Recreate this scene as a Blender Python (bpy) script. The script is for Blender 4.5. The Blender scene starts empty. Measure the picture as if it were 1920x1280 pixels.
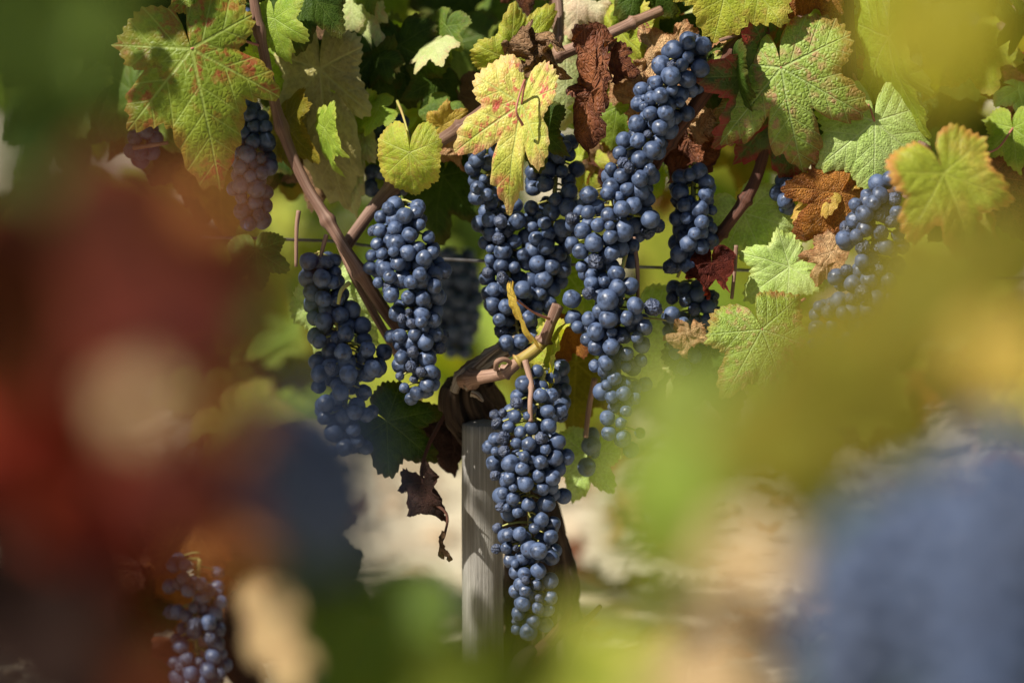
import bpy, math, random
import numpy as np
from mathutils import Vector, Matrix, noise as mnoise

SC = bpy.context.scene
COL = SC.collection
R = math.radians

# ------------------------------------------------------------------ camera, light, exposure
DIST = 4.4            # camera to the vine row (plane of sharp focus)
FOCAL = 200.0
PITCH = R(9.0)
HGT = 0.46            # height of the picture's centre above the soil at the row
cam_d = bpy.data.cameras.new('camera')
cam = bpy.data.objects.new('camera', cam_d); COL.objects.link(cam)
cam_d.sensor_width = 36.0; cam_d.lens = FOCAL
cam_d.clip_start = 0.05; cam_d.clip_end = 2000
cam.location = (0, -DIST*math.cos(PITCH), HGT + DIST*math.sin(PITCH))
cam.rotation_euler = (R(90)-PITCH, 0, 0)
cam_d.dof.use_dof = True
cam_d.dof.focus_distance = DIST - 0.02
cam_d.dof.aperture_fstop = 3.1
cam_d.dof.aperture_blades = 0
SC.camera = cam

CX = np.array([1.0, 0, 0])
CU = np.array([0, math.sin(PITCH), math.cos(PITCH)])
CB = np.array([0, -math.cos(PITCH), math.sin(PITCH)])    # towards the camera
CAMP = np.array(cam.location)
K = 36.0/FOCAL/1920.0                                    # metres per picture unit per metre of distance

def P(px, py, d=0.0):
    """Point at picture position px,py, d centimetres nearer than the focus plane."""
    z = DIST - d*0.01
    return CAMP - CB*z + CX*((px-960)*K*z) + CU*((640-py)*K*z)
def U(d=0.0):
    return K*(DIST - d*0.01)

SUN = CX*(-0.55) + CU*0.70 + CB*0.52
SUN = SUN/np.linalg.norm(SUN)
sd = bpy.data.lights.new('sun', 'SUN'); so = bpy.data.objects.new('sun', sd); COL.objects.link(so)
sd.energy = 5.0; sd.angle = R(0.5); sd.color = (1.0, 0.95, 0.86)
so.rotation_euler = Vector(SUN).to_track_quat('Z', 'Y').to_euler()
so.location = Vector(SUN)*10

w = bpy.data.worlds.new('World'); SC.world = w; w.use_nodes = True
nt = w.node_tree; nt.nodes.clear()
sky = nt.nodes.new('ShaderNodeTexSky'); sky.sky_type = 'NISHITA'; sky.sun_disc = False
sky.sun_elevation = math.asin(SUN[2]); sky.sun_rotation = math.atan2(SUN[0], SUN[1])
bg = nt.nodes.new('ShaderNodeBackground'); bg.inputs[1].default_value = 0.05
ow = nt.nodes.new('ShaderNodeOutputWorld')
nt.links.new(sky.outputs[0], bg.inputs[0]); nt.links.new(bg.outputs[0], ow.inputs[0])

SC.view_settings.view_transform = 'Standard'; SC.view_settings.look = 'None'
SC.view_settings.exposure = 0.75; SC.view_settings.gamma = 1.0
SC.render.engine = 'CYCLES'
SC.cycles.use_denoising = True
SC.cycles.max_bounces = 7; SC.cycles.diffuse_bounces = 1; SC.cycles.transmission_bounces = 4
SC.cycles.use_adaptive_sampling = True; SC.cycles.adaptive_threshold = 0.01
SC.cycles.sample_clamp_indirect = 6.0

# ------------------------------------------------------------------ helpers
def lin(c):
    o = []
    for v in c:
        v = v/255.0
        o.append(v/12.92 if v <= 0.04045 else ((v+0.055)/1.055)**2.4)
    return (o[0], o[1], o[2], 1.0)

def mesh_obj(name, V, F, mat=None, parent=None, smooth=True, loc=None, attrs=None, link=True):
    me = bpy.data.meshes.new(name)
    V = np.asarray(V, dtype=float)
    if loc is not None: V = V - np.asarray(loc)
    me.from_pydata(V.tolist(), [], [tuple(int(i) for i in f) for f in F])
    if smooth: me.polygons.foreach_set('use_smooth', [True]*len(me.polygons))
    if attrs:
        for k, a in attrs.items():
            a = np.asarray(a, dtype=np.float32)
            if a.ndim == 1:
                at = me.attributes.new(k, 'FLOAT', 'POINT'); at.data.foreach_set('value', a)
            else:
                at = me.attributes.new(k, 'FLOAT_VECTOR', 'POINT'); at.data.foreach_set('vector', a.ravel())
    if mat: me.materials.append(mat)
    me.update()
    o = bpy.data.objects.new(name, me)
    if loc is not None: o.location = loc
    if link: COL.objects.link(o)
    if parent: o.parent = parent
    return o

def empty(name, loc):
    o = bpy.data.objects.new(name, None); COL.objects.link(o)
    o.location = loc; o.empty_display_size = 0.01
    return o

def tag(o, label, cat, group=None, kind=None):
    if label: o['label'] = label
    if cat: o['category'] = cat
    if group: o['group'] = group
    if kind: o['kind'] = kind
    return o

def spline(pts, n):
    pts = np.asarray(pts, dtype=float)
    if len(pts) == 2:
        t = np.linspace(0, 1, n)[:, None]
        return pts[0]*(1-t)+pts[1]*t
    p = np.vstack([2*pts[0]-pts[1], pts, 2*pts[-1]-pts[-2]])
    out = []
    ts = np.linspace(0, len(pts)-1-1e-9, n)
    for t in ts:
        i = int(t); f = t-i
        a, b, c, d = p[i], p[i+1], p[i+2], p[i+3]
        out.append(0.5*((2*b)+(c-a)*f+(2*a-5*b+4*c-d)*f*f+(-a+3*b-3*c+d)*f**3))
    return np.array(out)

def tube_geo(pts, rad, n=None, seg=10, rough=0.0, seed=0, ridge=0.0, nodes=(), flat=None):
    """Tube along a smooth path; nodes are fractions of its length where it swells."""
    pts = np.asarray(pts, dtype=float)
    n = n or max(8, 8*len(pts))
    c = spline(pts, n)
    r = np.interp(np.linspace(0, 1, n), np.linspace(0, 1, len(np.atleast_1d(rad))), np.atleast_1d(rad))
    tt = np.linspace(0, 1, n)
    for k in nodes:
        r = r*(1+0.42*np.exp(-((tt-k)/0.014)**2)+0.12*np.exp(-((tt-k)/0.05)**2))
    V = []; ST = []
    tan = np.gradient(c, axis=0); tan /= np.linalg.norm(tan, axis=1)[:, None]+1e-12
    ref = np.array([0.3, 1, 0.1]); L = 0
    for i in range(n):
        a = np.cross(tan[i], ref); a /= np.linalg.norm(a); b = np.cross(a, tan[i])
        if i: L += np.linalg.norm(c[i]-c[i-1])
        for j in range(seg):
            th = 2*math.pi*j/seg
            q = r[i]
            if rough:
                q *= 1+rough*mnoise.noise(Vector((math.cos(th)*1.5+seed*7.1, math.sin(th)*1.5, L*0.12/r.mean())))
            if ridge:
                nz = Vector((math.cos(th)*4+seed*3.3, math.sin(th)*4, L*0.30/r.mean()))
                q *= 1+ridge*(mnoise.noise(nz)+0.6*(0.4-abs(mnoise.noise(nz*2.3)))+0.35*mnoise.noise(nz*5.1))
            V.append(c[i]+a*q*math.cos(th)+b*q*math.sin(th)*(flat or 1.0)); ST.append((math.cos(th), math.sin(th), L))
    F = []
    for i in range(n-1):
        for j in range(seg):
            k = (j+1) % seg
            F.append((i*seg+j, i*seg+k, (i+1)*seg+k, (i+1)*seg+j))
    V.append(c[0]-tan[0]*r[0]*0.15); ST.append((0, 0, 0)); V.append(c[-1]+tan[-1]*r[-1]*0.25); ST.append((0, 0, L))
    for j in range(seg):
        k = (j+1) % seg
        F.append((n*seg, k, j)); F.append((n*seg+1, (n-1)*seg+j, (n-1)*seg+k))
    return np.array(V), F, np.array(ST)

def join(geos):
    V = []; F = []; S = []; o = 0
    for v, f, s in geos:
        V.append(v); S.append(s); F += [tuple(i+o for i in q) for q in f]; o += len(v)
    return np.vstack(V), F, np.vstack(S)

# ------------------------------------------------------------------ materials
def new_mat(name):
    m = bpy.data.materials.new(name); m.use_nodes = True
    t = m.node_tree; t.nodes.clear()
    return m, t
class N:
    def __init__(s, t): s.t = t
    def n(s, typ, **kw):
        o = s.t.nodes.new(typ)
        for k, v in kw.items(): setattr(o, k, v)
        return o
    def l(s, a, b): s.t.links.new(a, b)
    def val(s, x, i):
        if hasattr(x, 'links'): s.l(x, i)
        else: i.default_value = x
    def math(s, op, a, b=0.0, c=0.0, clamp=False):
        o = s.n('ShaderNodeMath', operation=op, use_clamp=clamp)
        s.val(a, o.inputs[0]); s.val(b, o.inputs[1])
        if op in ('MULTIPLY_ADD', 'SMOOTH_MIN', 'COMPARE'): s.val(c, o.inputs[2])
        return o.outputs[0]
    def ramp(s, x, lo, hi, a=0.0, b=1.0):
        o = s.n('ShaderNodeMapRange', interpolation_type='SMOOTHSTEP')
        s.val(x, o.inputs[0]); o.inputs[1].default_value = lo; o.inputs[2].default_value = hi
        o.inputs[3].default_value = a; o.inputs[4].default_value = b
        return o.outputs[0]
    def mix(s, f, a, b):
        o = s.n('ShaderNodeMix', data_type='RGBA')
        s.val(f, o.inputs[0]); s.val(a, o.inputs[6]); s.val(b, o.inputs[7])
        return o.outputs[2]
    def noise(s, vec, scale, w=None, detail=3.0, rough=0.55):
        o = s.n('ShaderNodeTexNoise', noise_dimensions='4D' if w is not None else '3D')
        if vec is not None: s.l(vec, o.inputs['Vector'])
        o.inputs['Scale'].default_value = scale; o.inputs['Detail'].default_value = detail
        o.inputs['Roughness'].default_value = rough
        if w is not None: s.val(w, o.inputs['W'])
        return o.outputs[0]
    def attr(s, name):
        return s.n('ShaderNodeAttribute', attribute_name=name)

LEAF = {}
def leaf_mat(name, c1, c2, edge=None, ea=0.0, spot=None, sa=0.0, vein=None, va=0.55, back=None, trans=0.35, tcol=None, rough=0.5, sat=1.0, pucker=0.42, cs=2.2):
    m, t = new_mat('leaf_'+name); g = N(t)
    uv = g.attr('luv').outputs['Vector']; prim = g.attr('prim').outputs['Fac']
    ph = g.attr('ph').outputs['Fac']; rim = g.attr('rim').outputs['Fac']
    rnd = g.math('MULTIPLY', g.n('ShaderNodeObjectInfo').outputs['Random'], 37.0)
    n1 = g.noise(uv, cs, rnd, 4.0)
    col = g.mix(g.ramp(n1, 0.38, 0.62), lin(c1), lin(c2))
    # fine mottling
    n2 = g.noise(uv, 26.0, rnd, 3.0)
    hv = g.n('ShaderNodeHueSaturation'); g.l(col, hv.inputs['Color'])
    g.l(g.ramp(n2, 0.25, 0.75, 0.78, 1.2), hv.inputs['Value']); col = hv.outputs[0]
    # veins
    p1 = g.ramp(prim, 0.004, 0.022, 1.0, 0.0)
    fr = g.math('FRACT', g.math('MULTIPLY', ph, 5.6))
    p2 = g.ramp(g.math('ABSOLUTE', g.math('SUBTRACT', fr, 0.5)), 0.02, 0.075, 1.0, 0.0)
    vor = g.n('ShaderNodeTexVoronoi', feature='DISTANCE_TO_EDGE'); g.l(uv, vor.inputs['Vector']); vor.inputs['Scale'].default_value = 27.0
    p3 = g.ramp(vor.outputs['Distance'], 0.0, 0.14, 1.0, 0.0)
    veins = g.math('MAXIMUM', p1, g.math('MULTIPLY', p2, 0.62))
    veins = g.math('MAXIMUM', veins, g.math('MULTIPLY', p3, 0.16))
    if spot:
        s1 = g.noise(uv, 11.0, g.math('ADD', rnd, 5.0), 2.0)
        s0 = g.noise(uv, 2.6, g.math('ADD', rnd, 9.0), 1.0)
        sp = g.math('MULTIPLY', g.ramp(s1, 0.47, 0.64), g.ramp(s0, 0.36, 0.60))
        sp = g.math('MULTIPLY', sp, g.math('SUBTRACT', 1.0, g.math('MULTIPLY', veins, 0.6)))
        col = g.mix(g.math('MULTIPLY', sp, sa), col, lin(spot))
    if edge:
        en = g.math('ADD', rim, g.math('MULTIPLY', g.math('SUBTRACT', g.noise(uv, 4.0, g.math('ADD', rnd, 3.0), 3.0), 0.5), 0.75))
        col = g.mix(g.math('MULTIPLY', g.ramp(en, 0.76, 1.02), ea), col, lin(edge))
    vc = lin(vein) if vein else lin(tuple(min(255, int(x*1.25+25)) for x in c1))
    col = g.mix(g.math('MULTIPLY', veins, va), col, vc)
    geo = g.n('ShaderNodeNewGeometry')
    bk = lin(back) if back else lin(tuple(int(0.55*x+0.45*y) for x, y in zip(c1, (190, 195, 150))))
    front = col
    col = g.mix(g.math('MULTIPLY', geo.outputs['Backfacing'], 0.62), col, bk)
    # relief
    h = g.math('ADD', g.math('MULTIPLY', veins, -1.0), g.math('MULTIPLY', g.ramp(vor.outputs['Distance'], 0.0, 0.42), 0.55))
    h = g.math('ADD', h, g.math('MULTIPLY', n2, 0.5))
    bp = g.n('ShaderNodeBump'); bp.inputs['Strength'].default_value = pucker; bp.inputs['Distance'].default_value = 0.0013
    g.l(h, bp.inputs['Height'])
    pr = g.n('ShaderNodeBsdfPrincipled'); g.l(col, pr.inputs['Base Color'])
    g.val(g.ramp(n2, 0.3, 0.7, rough-0.08, rough+0.12), pr.inputs['Roughness'])
    pr.inputs['Specular IOR Level'].default_value = 0.1 if name in ('rust', 'crimson', 'dry_black', 'dry_red', 'amber', 'olive', 'dark_green') else 0.36
    g.l(bp.outputs[0], pr.inputs['Normal'])
    tr = g.n('ShaderNodeBsdfTranslucent')
    hs = g.n('ShaderNodeHueSaturation'); g.l(front, hs.inputs['Color'])
    hs.inputs['Saturation'].default_value = 1.25; hs.inputs['Value'].default_value = 1.35
    if tcol: g.l(g.mix(0.6, hs.outputs[0], lin(tcol)), tr.inputs['Color'])
    else: g.l(hs.outputs[0], tr.inputs['Color'])
    g.l(bp.outputs[0], tr.inputs['Normal'])
    ms = g.n('ShaderNodeMixShader'); ms.inputs[0].default_value = trans
    g.l(pr.outputs[0], ms.inputs[1]); g.l(tr.outputs[0], ms.inputs[2])
    o = g.n('ShaderNodeOutputMaterial'); g.l(ms.outputs[0], o.inputs[0])
    LEAF[name] = m
    return m

leaf_mat('green_red', (128, 142, 40), (110, 128, 34), edge=(160, 70, 44), ea=0.4, spot=(150, 52, 44), sa=0.85, vein=(165, 180, 95))
leaf_mat('green_rosy', (152, 172, 78), (130, 154, 54), edge=(150, 52, 40), ea=0.55, spot=(186, 128, 104), sa=0.75, vein=(182, 200, 130), pucker=0.75)
leaf_mat('yellow_pink', (204, 192, 96), (178, 182, 72), edge=(216, 166, 126), ea=0.55, spot=(192, 84, 74), sa=1.0, vein=(176, 190, 110), trans=0.3)
leaf_mat('yellow_green', (178, 186, 62), (150, 164, 44), edge=(200, 160, 80), ea=0.4, spot=(176, 128, 78), sa=0.4, vein=(196, 204, 116), trans=0.42)
leaf_mat('lime', (150, 172, 60), (128, 156, 44), edge=(186, 176, 80), ea=0.35, vein=(176, 192, 110), trans=0.45)
leaf_mat('green', (96, 118, 36), (78, 102, 30), edge=(120, 110, 40), ea=0.3, spot=(110, 84, 40), sa=0.3, vein=(130, 150, 70))
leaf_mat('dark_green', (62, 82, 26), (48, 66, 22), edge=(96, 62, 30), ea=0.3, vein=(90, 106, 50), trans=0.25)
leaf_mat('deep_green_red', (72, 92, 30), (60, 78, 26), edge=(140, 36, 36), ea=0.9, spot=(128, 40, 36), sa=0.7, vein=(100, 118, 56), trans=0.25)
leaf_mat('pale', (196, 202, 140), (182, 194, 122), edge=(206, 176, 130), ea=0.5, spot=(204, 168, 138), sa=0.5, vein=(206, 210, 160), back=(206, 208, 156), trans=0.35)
leaf_mat('pale_painted_shade', (164, 156, 92), (146, 134, 84), edge=(190, 186, 130), ea=0.5, vein=(176, 170, 110), back=(170, 162, 104), trans=0.3)  # pale leaf colour darkened to paint its shade, edge lighter as if lit
leaf_mat('pale_pink', (218, 206, 166), (208, 182, 150), edge=(206, 160, 130), ea=0.5, vein=(220, 210, 176), back=(216, 200, 164), trans=0.3)
leaf_mat('pale_lime', (186, 206, 124), (168, 194, 98), edge=(196, 190, 100), ea=0.3, vein=(204, 216, 156), back=(190, 206, 134))
leaf_mat('dry_brown', (132, 78, 44), (98, 52, 30), edge=(70, 36, 22), ea=0.7, spot=(60, 30, 20), sa=0.6, vein=(150, 96, 60), back=(150, 100, 66), trans=0.2, rough=0.62, pucker=1.0, cs=3.2)
leaf_mat('dry_tan', (206, 168, 120), (186, 140, 94), edge=(150, 92, 56), ea=0.7, spot=(140, 82, 48), sa=0.6, vein=(214, 182, 138), back=(214, 182, 138), trans=0.25, rough=0.65, pucker=1.0, cs=3.0)
leaf_mat('dry_orange', (176, 116, 44), (150, 92, 36), edge=(120, 62, 30), ea=0.7, spot=(112, 60, 30), sa=0.6, vein=(190, 136, 66), back=(176, 124, 66), trans=0.4, rough=0.58, pucker=0.9)
leaf_mat('dry_taupe', (138, 106, 72), (116, 86, 58), edge=(96, 66, 44), ea=0.6, vein=(150, 118, 84), back=(146, 116, 84), trans=0.15, rough=0.65, pucker=1.2, cs=4)
leaf_mat('dry_red', (92, 40, 28), (70, 30, 24), edge=(150, 62, 46), ea=0.6, spot=(48, 22, 18), sa=0.5, vein=(120, 60, 46), back=(120, 62, 48), trans=0.25, rough=0.6, pucker=1.0)
leaf_mat('dry_black', (52, 34, 28), (40, 28, 24), edge=(70, 44, 34), ea=0.4, vein=(70, 50, 40), back=(64, 48, 40), trans=0.1, rough=0.65, pucker=0.9)
leaf_mat('yellow', (204, 176, 78), (188, 160, 62), edge=(176, 130, 60), ea=0.6, spot=(150, 112, 50), sa=0.6, vein=(206, 184, 96))
leaf_mat('olive', (122, 116, 34), (104, 98, 28), edge=(140, 104, 40), ea=0.4, vein=(150, 140, 64), trans=0.4)
leaf_mat('olive_yellow', (168, 156, 36), (146, 138, 30), edge=(160, 132, 40), ea=0.3, vein=(180, 168, 64), trans=0.45)
leaf_mat('olive_green', (128, 140, 40), (108, 124, 34), edge=(140, 120, 40), ea=0.3, vein=(150, 160, 70), trans=0.42)
leaf_mat('orange_green', (158, 168, 56), (172, 156, 64), edge=(206, 130, 76), ea=0.75, vein=(176, 180, 84), trans=0.4, cs=1.6)
leaf_mat('rust', (78, 40, 17), (60, 25, 14), edge=(120, 60, 22), ea=0.4, spot=(52, 18, 12), sa=0.5, vein=(100, 52, 26), back=(92, 46, 18), trans=0.3, cs=1.8, rough=0.75)
leaf_mat('crimson', (112, 36, 22), (88, 22, 14), edge=(150, 72, 36), ea=0.5, vein=(140, 50, 30), back=(134, 30, 16), trans=0.3, cs=1.8, rough=0.75)
leaf_mat('amber', (200, 140, 84), (186, 112, 62), edge=(150, 82, 44), ea=0.4, vein=(190, 140, 74), trans=0.35, cs=1.8)
leaf_mat('peach', (196, 162, 118), (190, 166, 118), edge=(170, 130, 90), ea=0.4, vein=(200, 170, 130), trans=0.25)

def wood_mat(name, c1, c2, c3, sc=(60, 60, 6), rough=0.75, bump=0.5, useattr=True, dist=0.002):
    m, t = new_mat(name); g = N(t)
    if useattr:
        v = g.attr('st').outputs['Vector']
    else:
        v = g.n('ShaderNodeTexCoord').outputs['Object']
    mp = g.n('ShaderNodeMapping'); g.l(v, mp.inputs['Vector']); mp.inputs['Scale'].default_value = sc
    rnd = g.math('MULTIPLY', g.n('ShaderNodeObjectInfo').outputs['Random'], 23.0)
    a = g.noise(mp.outputs[0], 1.0, rnd, 5.0, 0.6)
    b = g.noise(mp.outputs[0], 0.22, g.math('ADD', rnd, 4.0), 3.0)
    col = g.mix(g.ramp(a, 0.35, 0.68), lin(c1), lin(c2))
    col = g.mix(g.ramp(b, 0.48, 0.68), col, lin(c3))
    pr = g.n('ShaderNodeBsdfPrincipled'); g.l(col, pr.inputs['Base Color'])
    pr.inputs['Roughness'].default_value = rough; pr.inputs['Specular IOR Level'].default_value = 0.3
    bp = g.n('ShaderNodeBump'); bp.inputs['Strength'].default_value = bump; bp.inputs['Distance'].default_value = dist
    g.l(a, bp.inputs['Height']); g.l(bp.outputs[0], pr.inputs['Normal'])
    o = g.n('ShaderNodeOutputMaterial'); g.l(pr.outputs[0], o.inputs[0])
    return m
M_CANE = wood_mat('cane_bark', (88, 62, 48), (122, 92, 76), (142, 116, 100), sc=(9, 9, 34), bump=0.6, rough=0.6, dist=0.0012)
M_CANE_P = wood_mat('cane_bark_pink', (132, 100, 82), (160, 130, 110), (104, 76, 60), sc=(9, 9, 50), bump=0.5, rough=0.55, dist=0.001)
M_CANE_D = wood_mat('cane_bark_dark', (78, 48, 36), (104, 64, 46), (60, 38, 30), sc=(10, 10, 26), bump=0.8, rough=0.65, dist=0.0015)
M_CANE_Y = wood_mat('cane_bark_yellow', (156, 138, 66), (136, 112, 60), (140, 100, 70), sc=(4, 4, 60), bump=0.25, rough=0.5, dist=0.001)
M_STALK = wood_mat('stalk_green', (150, 156, 76), (164, 150, 88), (170, 120, 96), sc=(3, 3, 60), bump=0.15, rough=0.5, dist=0.0006)
M_STALK_P = wood_mat('stalk_red', (150, 92, 76), (166, 104, 88), (176, 140, 96), sc=(3, 3, 60), bump=0.15, rough=0.5, dist=0.0006)
M_BARK = wood_mat('trunk_bark', (56, 42, 33), (96, 78, 62), (34, 25, 20), sc=(12, 12, 40), bump=1.0, rough=0.9, dist=0.006)
M_GREY = wood_mat('weathered_wood', (160, 142, 122), (190, 176, 158), (110, 84, 62), sc=(7, 7, 10), bump=0.7, rough=0.85, dist=0.003)

def post_mat():
    m, t = new_mat('grey_post_wood'); g = N(t)
    v = g.attr('st').outputs['Vector']
    mp = g.n('ShaderNodeMapping'); g.l(v, mp.inputs['Vector']); mp.inputs['Scale'].default_value = (16, 16, 9)
    a = g.noise(mp.outputs[0], 1.0, None, 6.0, 0.62)
    mp2 = g.n('ShaderNodeMapping'); g.l(v, mp2.inputs['Vector']); mp2.inputs['Scale'].default_value = (1.2, 1.2, 9)
    b = g.noise(mp2.outputs[0], 1.0, None, 3.0)
    wv = g.n('ShaderNodeVectorMath', operation='MULTIPLY_ADD'); cb = g.n('ShaderNodeCombineXYZ')
    for q in range(2): g.l(g.noise(v, 7.0+2*q, None, 2.0), cb.inputs[q])
    g.l(cb.outputs[0], wv.inputs[0]); wv.inputs[1].default_value = (0.5, 0.5, 0); g.l(v, wv.inputs[2])
    mp3 = g.n('ShaderNodeMapping'); g.l(wv.outputs[0], mp3.inputs['Vector']); mp3.inputs['Scale'].default_value = (9, 9, 2.2)
    c = g.noise(mp3.outputs[0], 1.0, None, 2.0)
    col = g.mix(g.ramp(a, 0.3, 0.7), lin((118, 114, 106)), lin((168, 164, 156)))
    col = g.mix(g.math('MULTIPLY', g.ramp(b, 0.5, 0.72), 0.6), col, lin((92, 82, 70)))
    cr = g.ramp(c, 0.28, 0.35, 1.0, 0.0)
    col = g.mix(g.math('MULTIPLY', cr, 0.7), col, lin((40, 34, 28)))
    h = g.math('SUBTRACT', a, g.math('MULTIPLY', cr, 0.8))
    pr = g.n('ShaderNodeBsdfPrincipled'); g.l(col, pr.inputs['Base Color']); pr.inputs['Roughness'].default_value = 0.8
    pr.inputs['Specular IOR Level'].default_value = 0.25
    bp = g.n('ShaderNodeBump'); bp.inputs['Strength'].default_value = 0.8; bp.inputs['Distance'].default_value = 0.003
    g.l(h, bp.inputs['Height']); g.l(bp.outputs[0], pr.inputs['Normal'])
    o = g.n('ShaderNodeOutputMaterial'); g.l(pr.outputs[0], o.inputs[0])
    return m
M_POST = post_mat()

def grape_mat(name, skin, bloom, bl_amt, wr=0.0):
    m, t = new_mat(name); g = N(t)
    oc = g.n('ShaderNodeTexCoord').outputs['Object']
    oi = g.n('ShaderNodeObjectInfo').outputs['Random']
    rnd = g.math('MULTIPLY', oi, 61.0)
    a = g.noise(oc, 1.3, rnd, 4.0, 0.6)                 # wiped and bloomed areas
    b = g.noise(oc, 14.0, rnd, 3.0, 0.7)                # dust
    mp = g.n('ShaderNodeMapping'); g.l(oc, mp.inputs['Vector']); mp.inputs['Scale'].default_value = (9, 2.0, 5); mp.inputs['Rotation'].default_value = (0.4, 0.9, 0.3)
    s = g.noise(mp.outputs[0], 1.6, rnd, 2.0, 0.5)      # scuffs
    f = g.ramp(a, 0.34, 0.56, 0.30, 1.0)
    f = g.math('MULTIPLY', f, g.ramp(b, 0.3, 0.7, 0.68, 1.0))
    f = g.math('MULTIPLY', f, g.ramp(s, 0.66, 0.72, 1.0, 0.45))
    f = g.math('MULTIPLY', f, g.math('MULTIPLY_ADD', oi, 0.35, 0.70))
    f = g.math('MULTIPLY', f, bl_amt, clamp=True)
    col = g.mix(f, lin(skin), lin(bloom))
    # tiny specks and the dry scar at the free end
    vo = g.n('ShaderNodeTexVoronoi', feature='F1'); g.l(oc, vo.inputs['Vector']); vo.inputs['Scale'].default_value = 3.2
    sp = g.math('MULTIPLY', g.ramp(vo.outputs['Distance'], 0.05, 0.085, 1.0, 0.0), g.ramp(g.noise(oc, 1.1, rnd, 1.0), 0.52, 0.6))
    col = g.mix(g.math('MULTIPLY', sp, 0.75), col, lin((96, 82, 74)))
    vm = g.n('ShaderNodeVectorMath', operation='DISTANCE'); g.l(oc, vm.inputs[0]); vm.inputs[1].default_value = (0, 0, -1.02)
    scar = g.ramp(vm.outputs['Value'], 0.09, 0.15, 1.0, 0.0)
    col = g.mix(g.math('MULTIPLY', scar, 0.8), col, lin((58, 46, 42)))
    pr = g.n('ShaderNodeBsdfPrincipled'); g.l(col, pr.inputs['Base Color'])
    g.val(g.ramp(f, 0.2, 1.0, 0.33, 0.58), pr.inputs['Roughness'])
    pr.inputs['Specular IOR Level'].default_value = 0.45
    pr.inputs['Sheen Weight'].default_value = 0.06; pr.inputs['Sheen Roughness'].default_value = 0.4
    pr.inputs['Sheen Tint'].default_value = lin((150, 170, 210))
    bp = g.n('ShaderNodeBump'); bp.inputs['Strength'].default_value = 0.25 + wr; bp.inputs['Distance'].default_value = 0.0007
    h = g.math('ADD', g.math('MULTIPLY', b, 0.35), g.math('MULTIPLY', s, 0.5 + 2*wr)); g.l(h, bp.inputs['Height']); g.l(bp.outputs[0], pr.inputs['Normal'])
    o = g.n('ShaderNodeOutputMaterial'); g.l(pr.outputs[0], o.inputs[0])
    return m
M_GRAPE = grape_mat('grape_skin', (11, 12, 19), (80, 96, 128), 1.0)
M_RAISIN = grape_mat('raisin_skin', (12, 12, 18), (76, 86, 112), 0.9, 0.3)

def soil_mat():
    m, t = new_mat('sandy_soil'); g = N(t)
    v = g.n('ShaderNodeTexCoord').outputs['Object']
    a = g.noise(v, 3.0, None, 5.0); b = g.noise(v, 24.0, None, 5.0, 0.65); c = g.noise(v, 140.0, None, 2.0)
    col = g.mix(g.ramp(a, 0.35, 0.65), lin((194, 183, 158)), lin((170, 156, 132)))
    col = g.mix(g.ramp(b, 0.42, 0.66, 0.0, 0.6), col, lin((146, 130, 108)))
    col = g.mix(g.ramp(c, 0.5, 0.7, 0.0, 0.5), col, lin((212, 202, 180)))
    pr = g.n('ShaderNodeBsdfPrincipled'); g.l(col, pr.inputs['Base Color']); pr.inputs['Roughness'].default_value = 0.95
    pr.inputs['Specular IOR Level'].default_value = 0.15
    bp = g.n('ShaderNodeBump'); bp.inputs['Strength'].default_value = 0.8; bp.inputs['Distance'].default_value = 0.02
    g.l(g.math('ADD', b, g.math('MULTIPLY', c, 0.3)), bp.inputs['Height']); g.l(bp.outputs[0], pr.inputs['Normal'])
    o = g.n('ShaderNodeOutputMaterial'); g.l(pr.outputs[0], o.inputs[0])
    return m
M_SOIL = soil_mat()

def metal_mat():
    m, t = new_mat('dull_wire'); g = N(t)
    v = g.n('ShaderNodeTexCoord').outputs['Object']
    pr = g.n('ShaderNodeBsdfPrincipled')
    g.l(g.mix(g.ramp(g.noise(v, 60.0), 0.4, 0.6), lin((120, 120, 124)), lin((86, 80, 76))), pr.inputs['Base Color'])
    pr.inputs['Metallic'].default_value = 0.8; pr.inputs['Roughness'].default_value = 0.45
    o = g.n('ShaderNodeOutputMaterial'); g.l(pr.outputs[0], o.inputs[0]); return m
M_WIRE = metal_mat()

# ------------------------------------------------------------------ ground
def build_ground():
    # finer in the middle, reaching the horizon
    xs = np.concatenate([np.linspace(-300, -8, 14), np.linspace(-7, 7, 141), np.linspace(8, 300, 14)])
    ys = np.concatenate([np.linspace(-300, -6, 14), np.linspace(-5.5, 12, 176), np.linspace(13, 400, 14)])
    V = []
    for y in ys:
        for x in xs:
            z = 0.0
            if abs(x) < 8 and -6 < y < 13:
                z = 0.010*mnoise.noise(Vector((x*1.6, y*1.6, 0)))+0.012*mnoise.noise(Vector((x*9, y*9, 3)))
            V.append((x, y, z))
    nx = len(xs); F = []
    for j in range(len(ys)-1):
        for i in range(nx-1):
            F.append((j*nx+i, j*nx+i+1, (j+1)*nx+i+1, (j+1)*nx+i))
    o = mesh_obj('ground', V, F, M_SOIL); o['kind'] = 'structure'
build_ground()

def nvec(p):
    return Vector((mnoise.noise(p), mnoise.noise(p+Vector((17.3, 5.1, 9.7))), mnoise.noise(p+Vector((-8.9, 21.7, 3.3)))))
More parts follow.
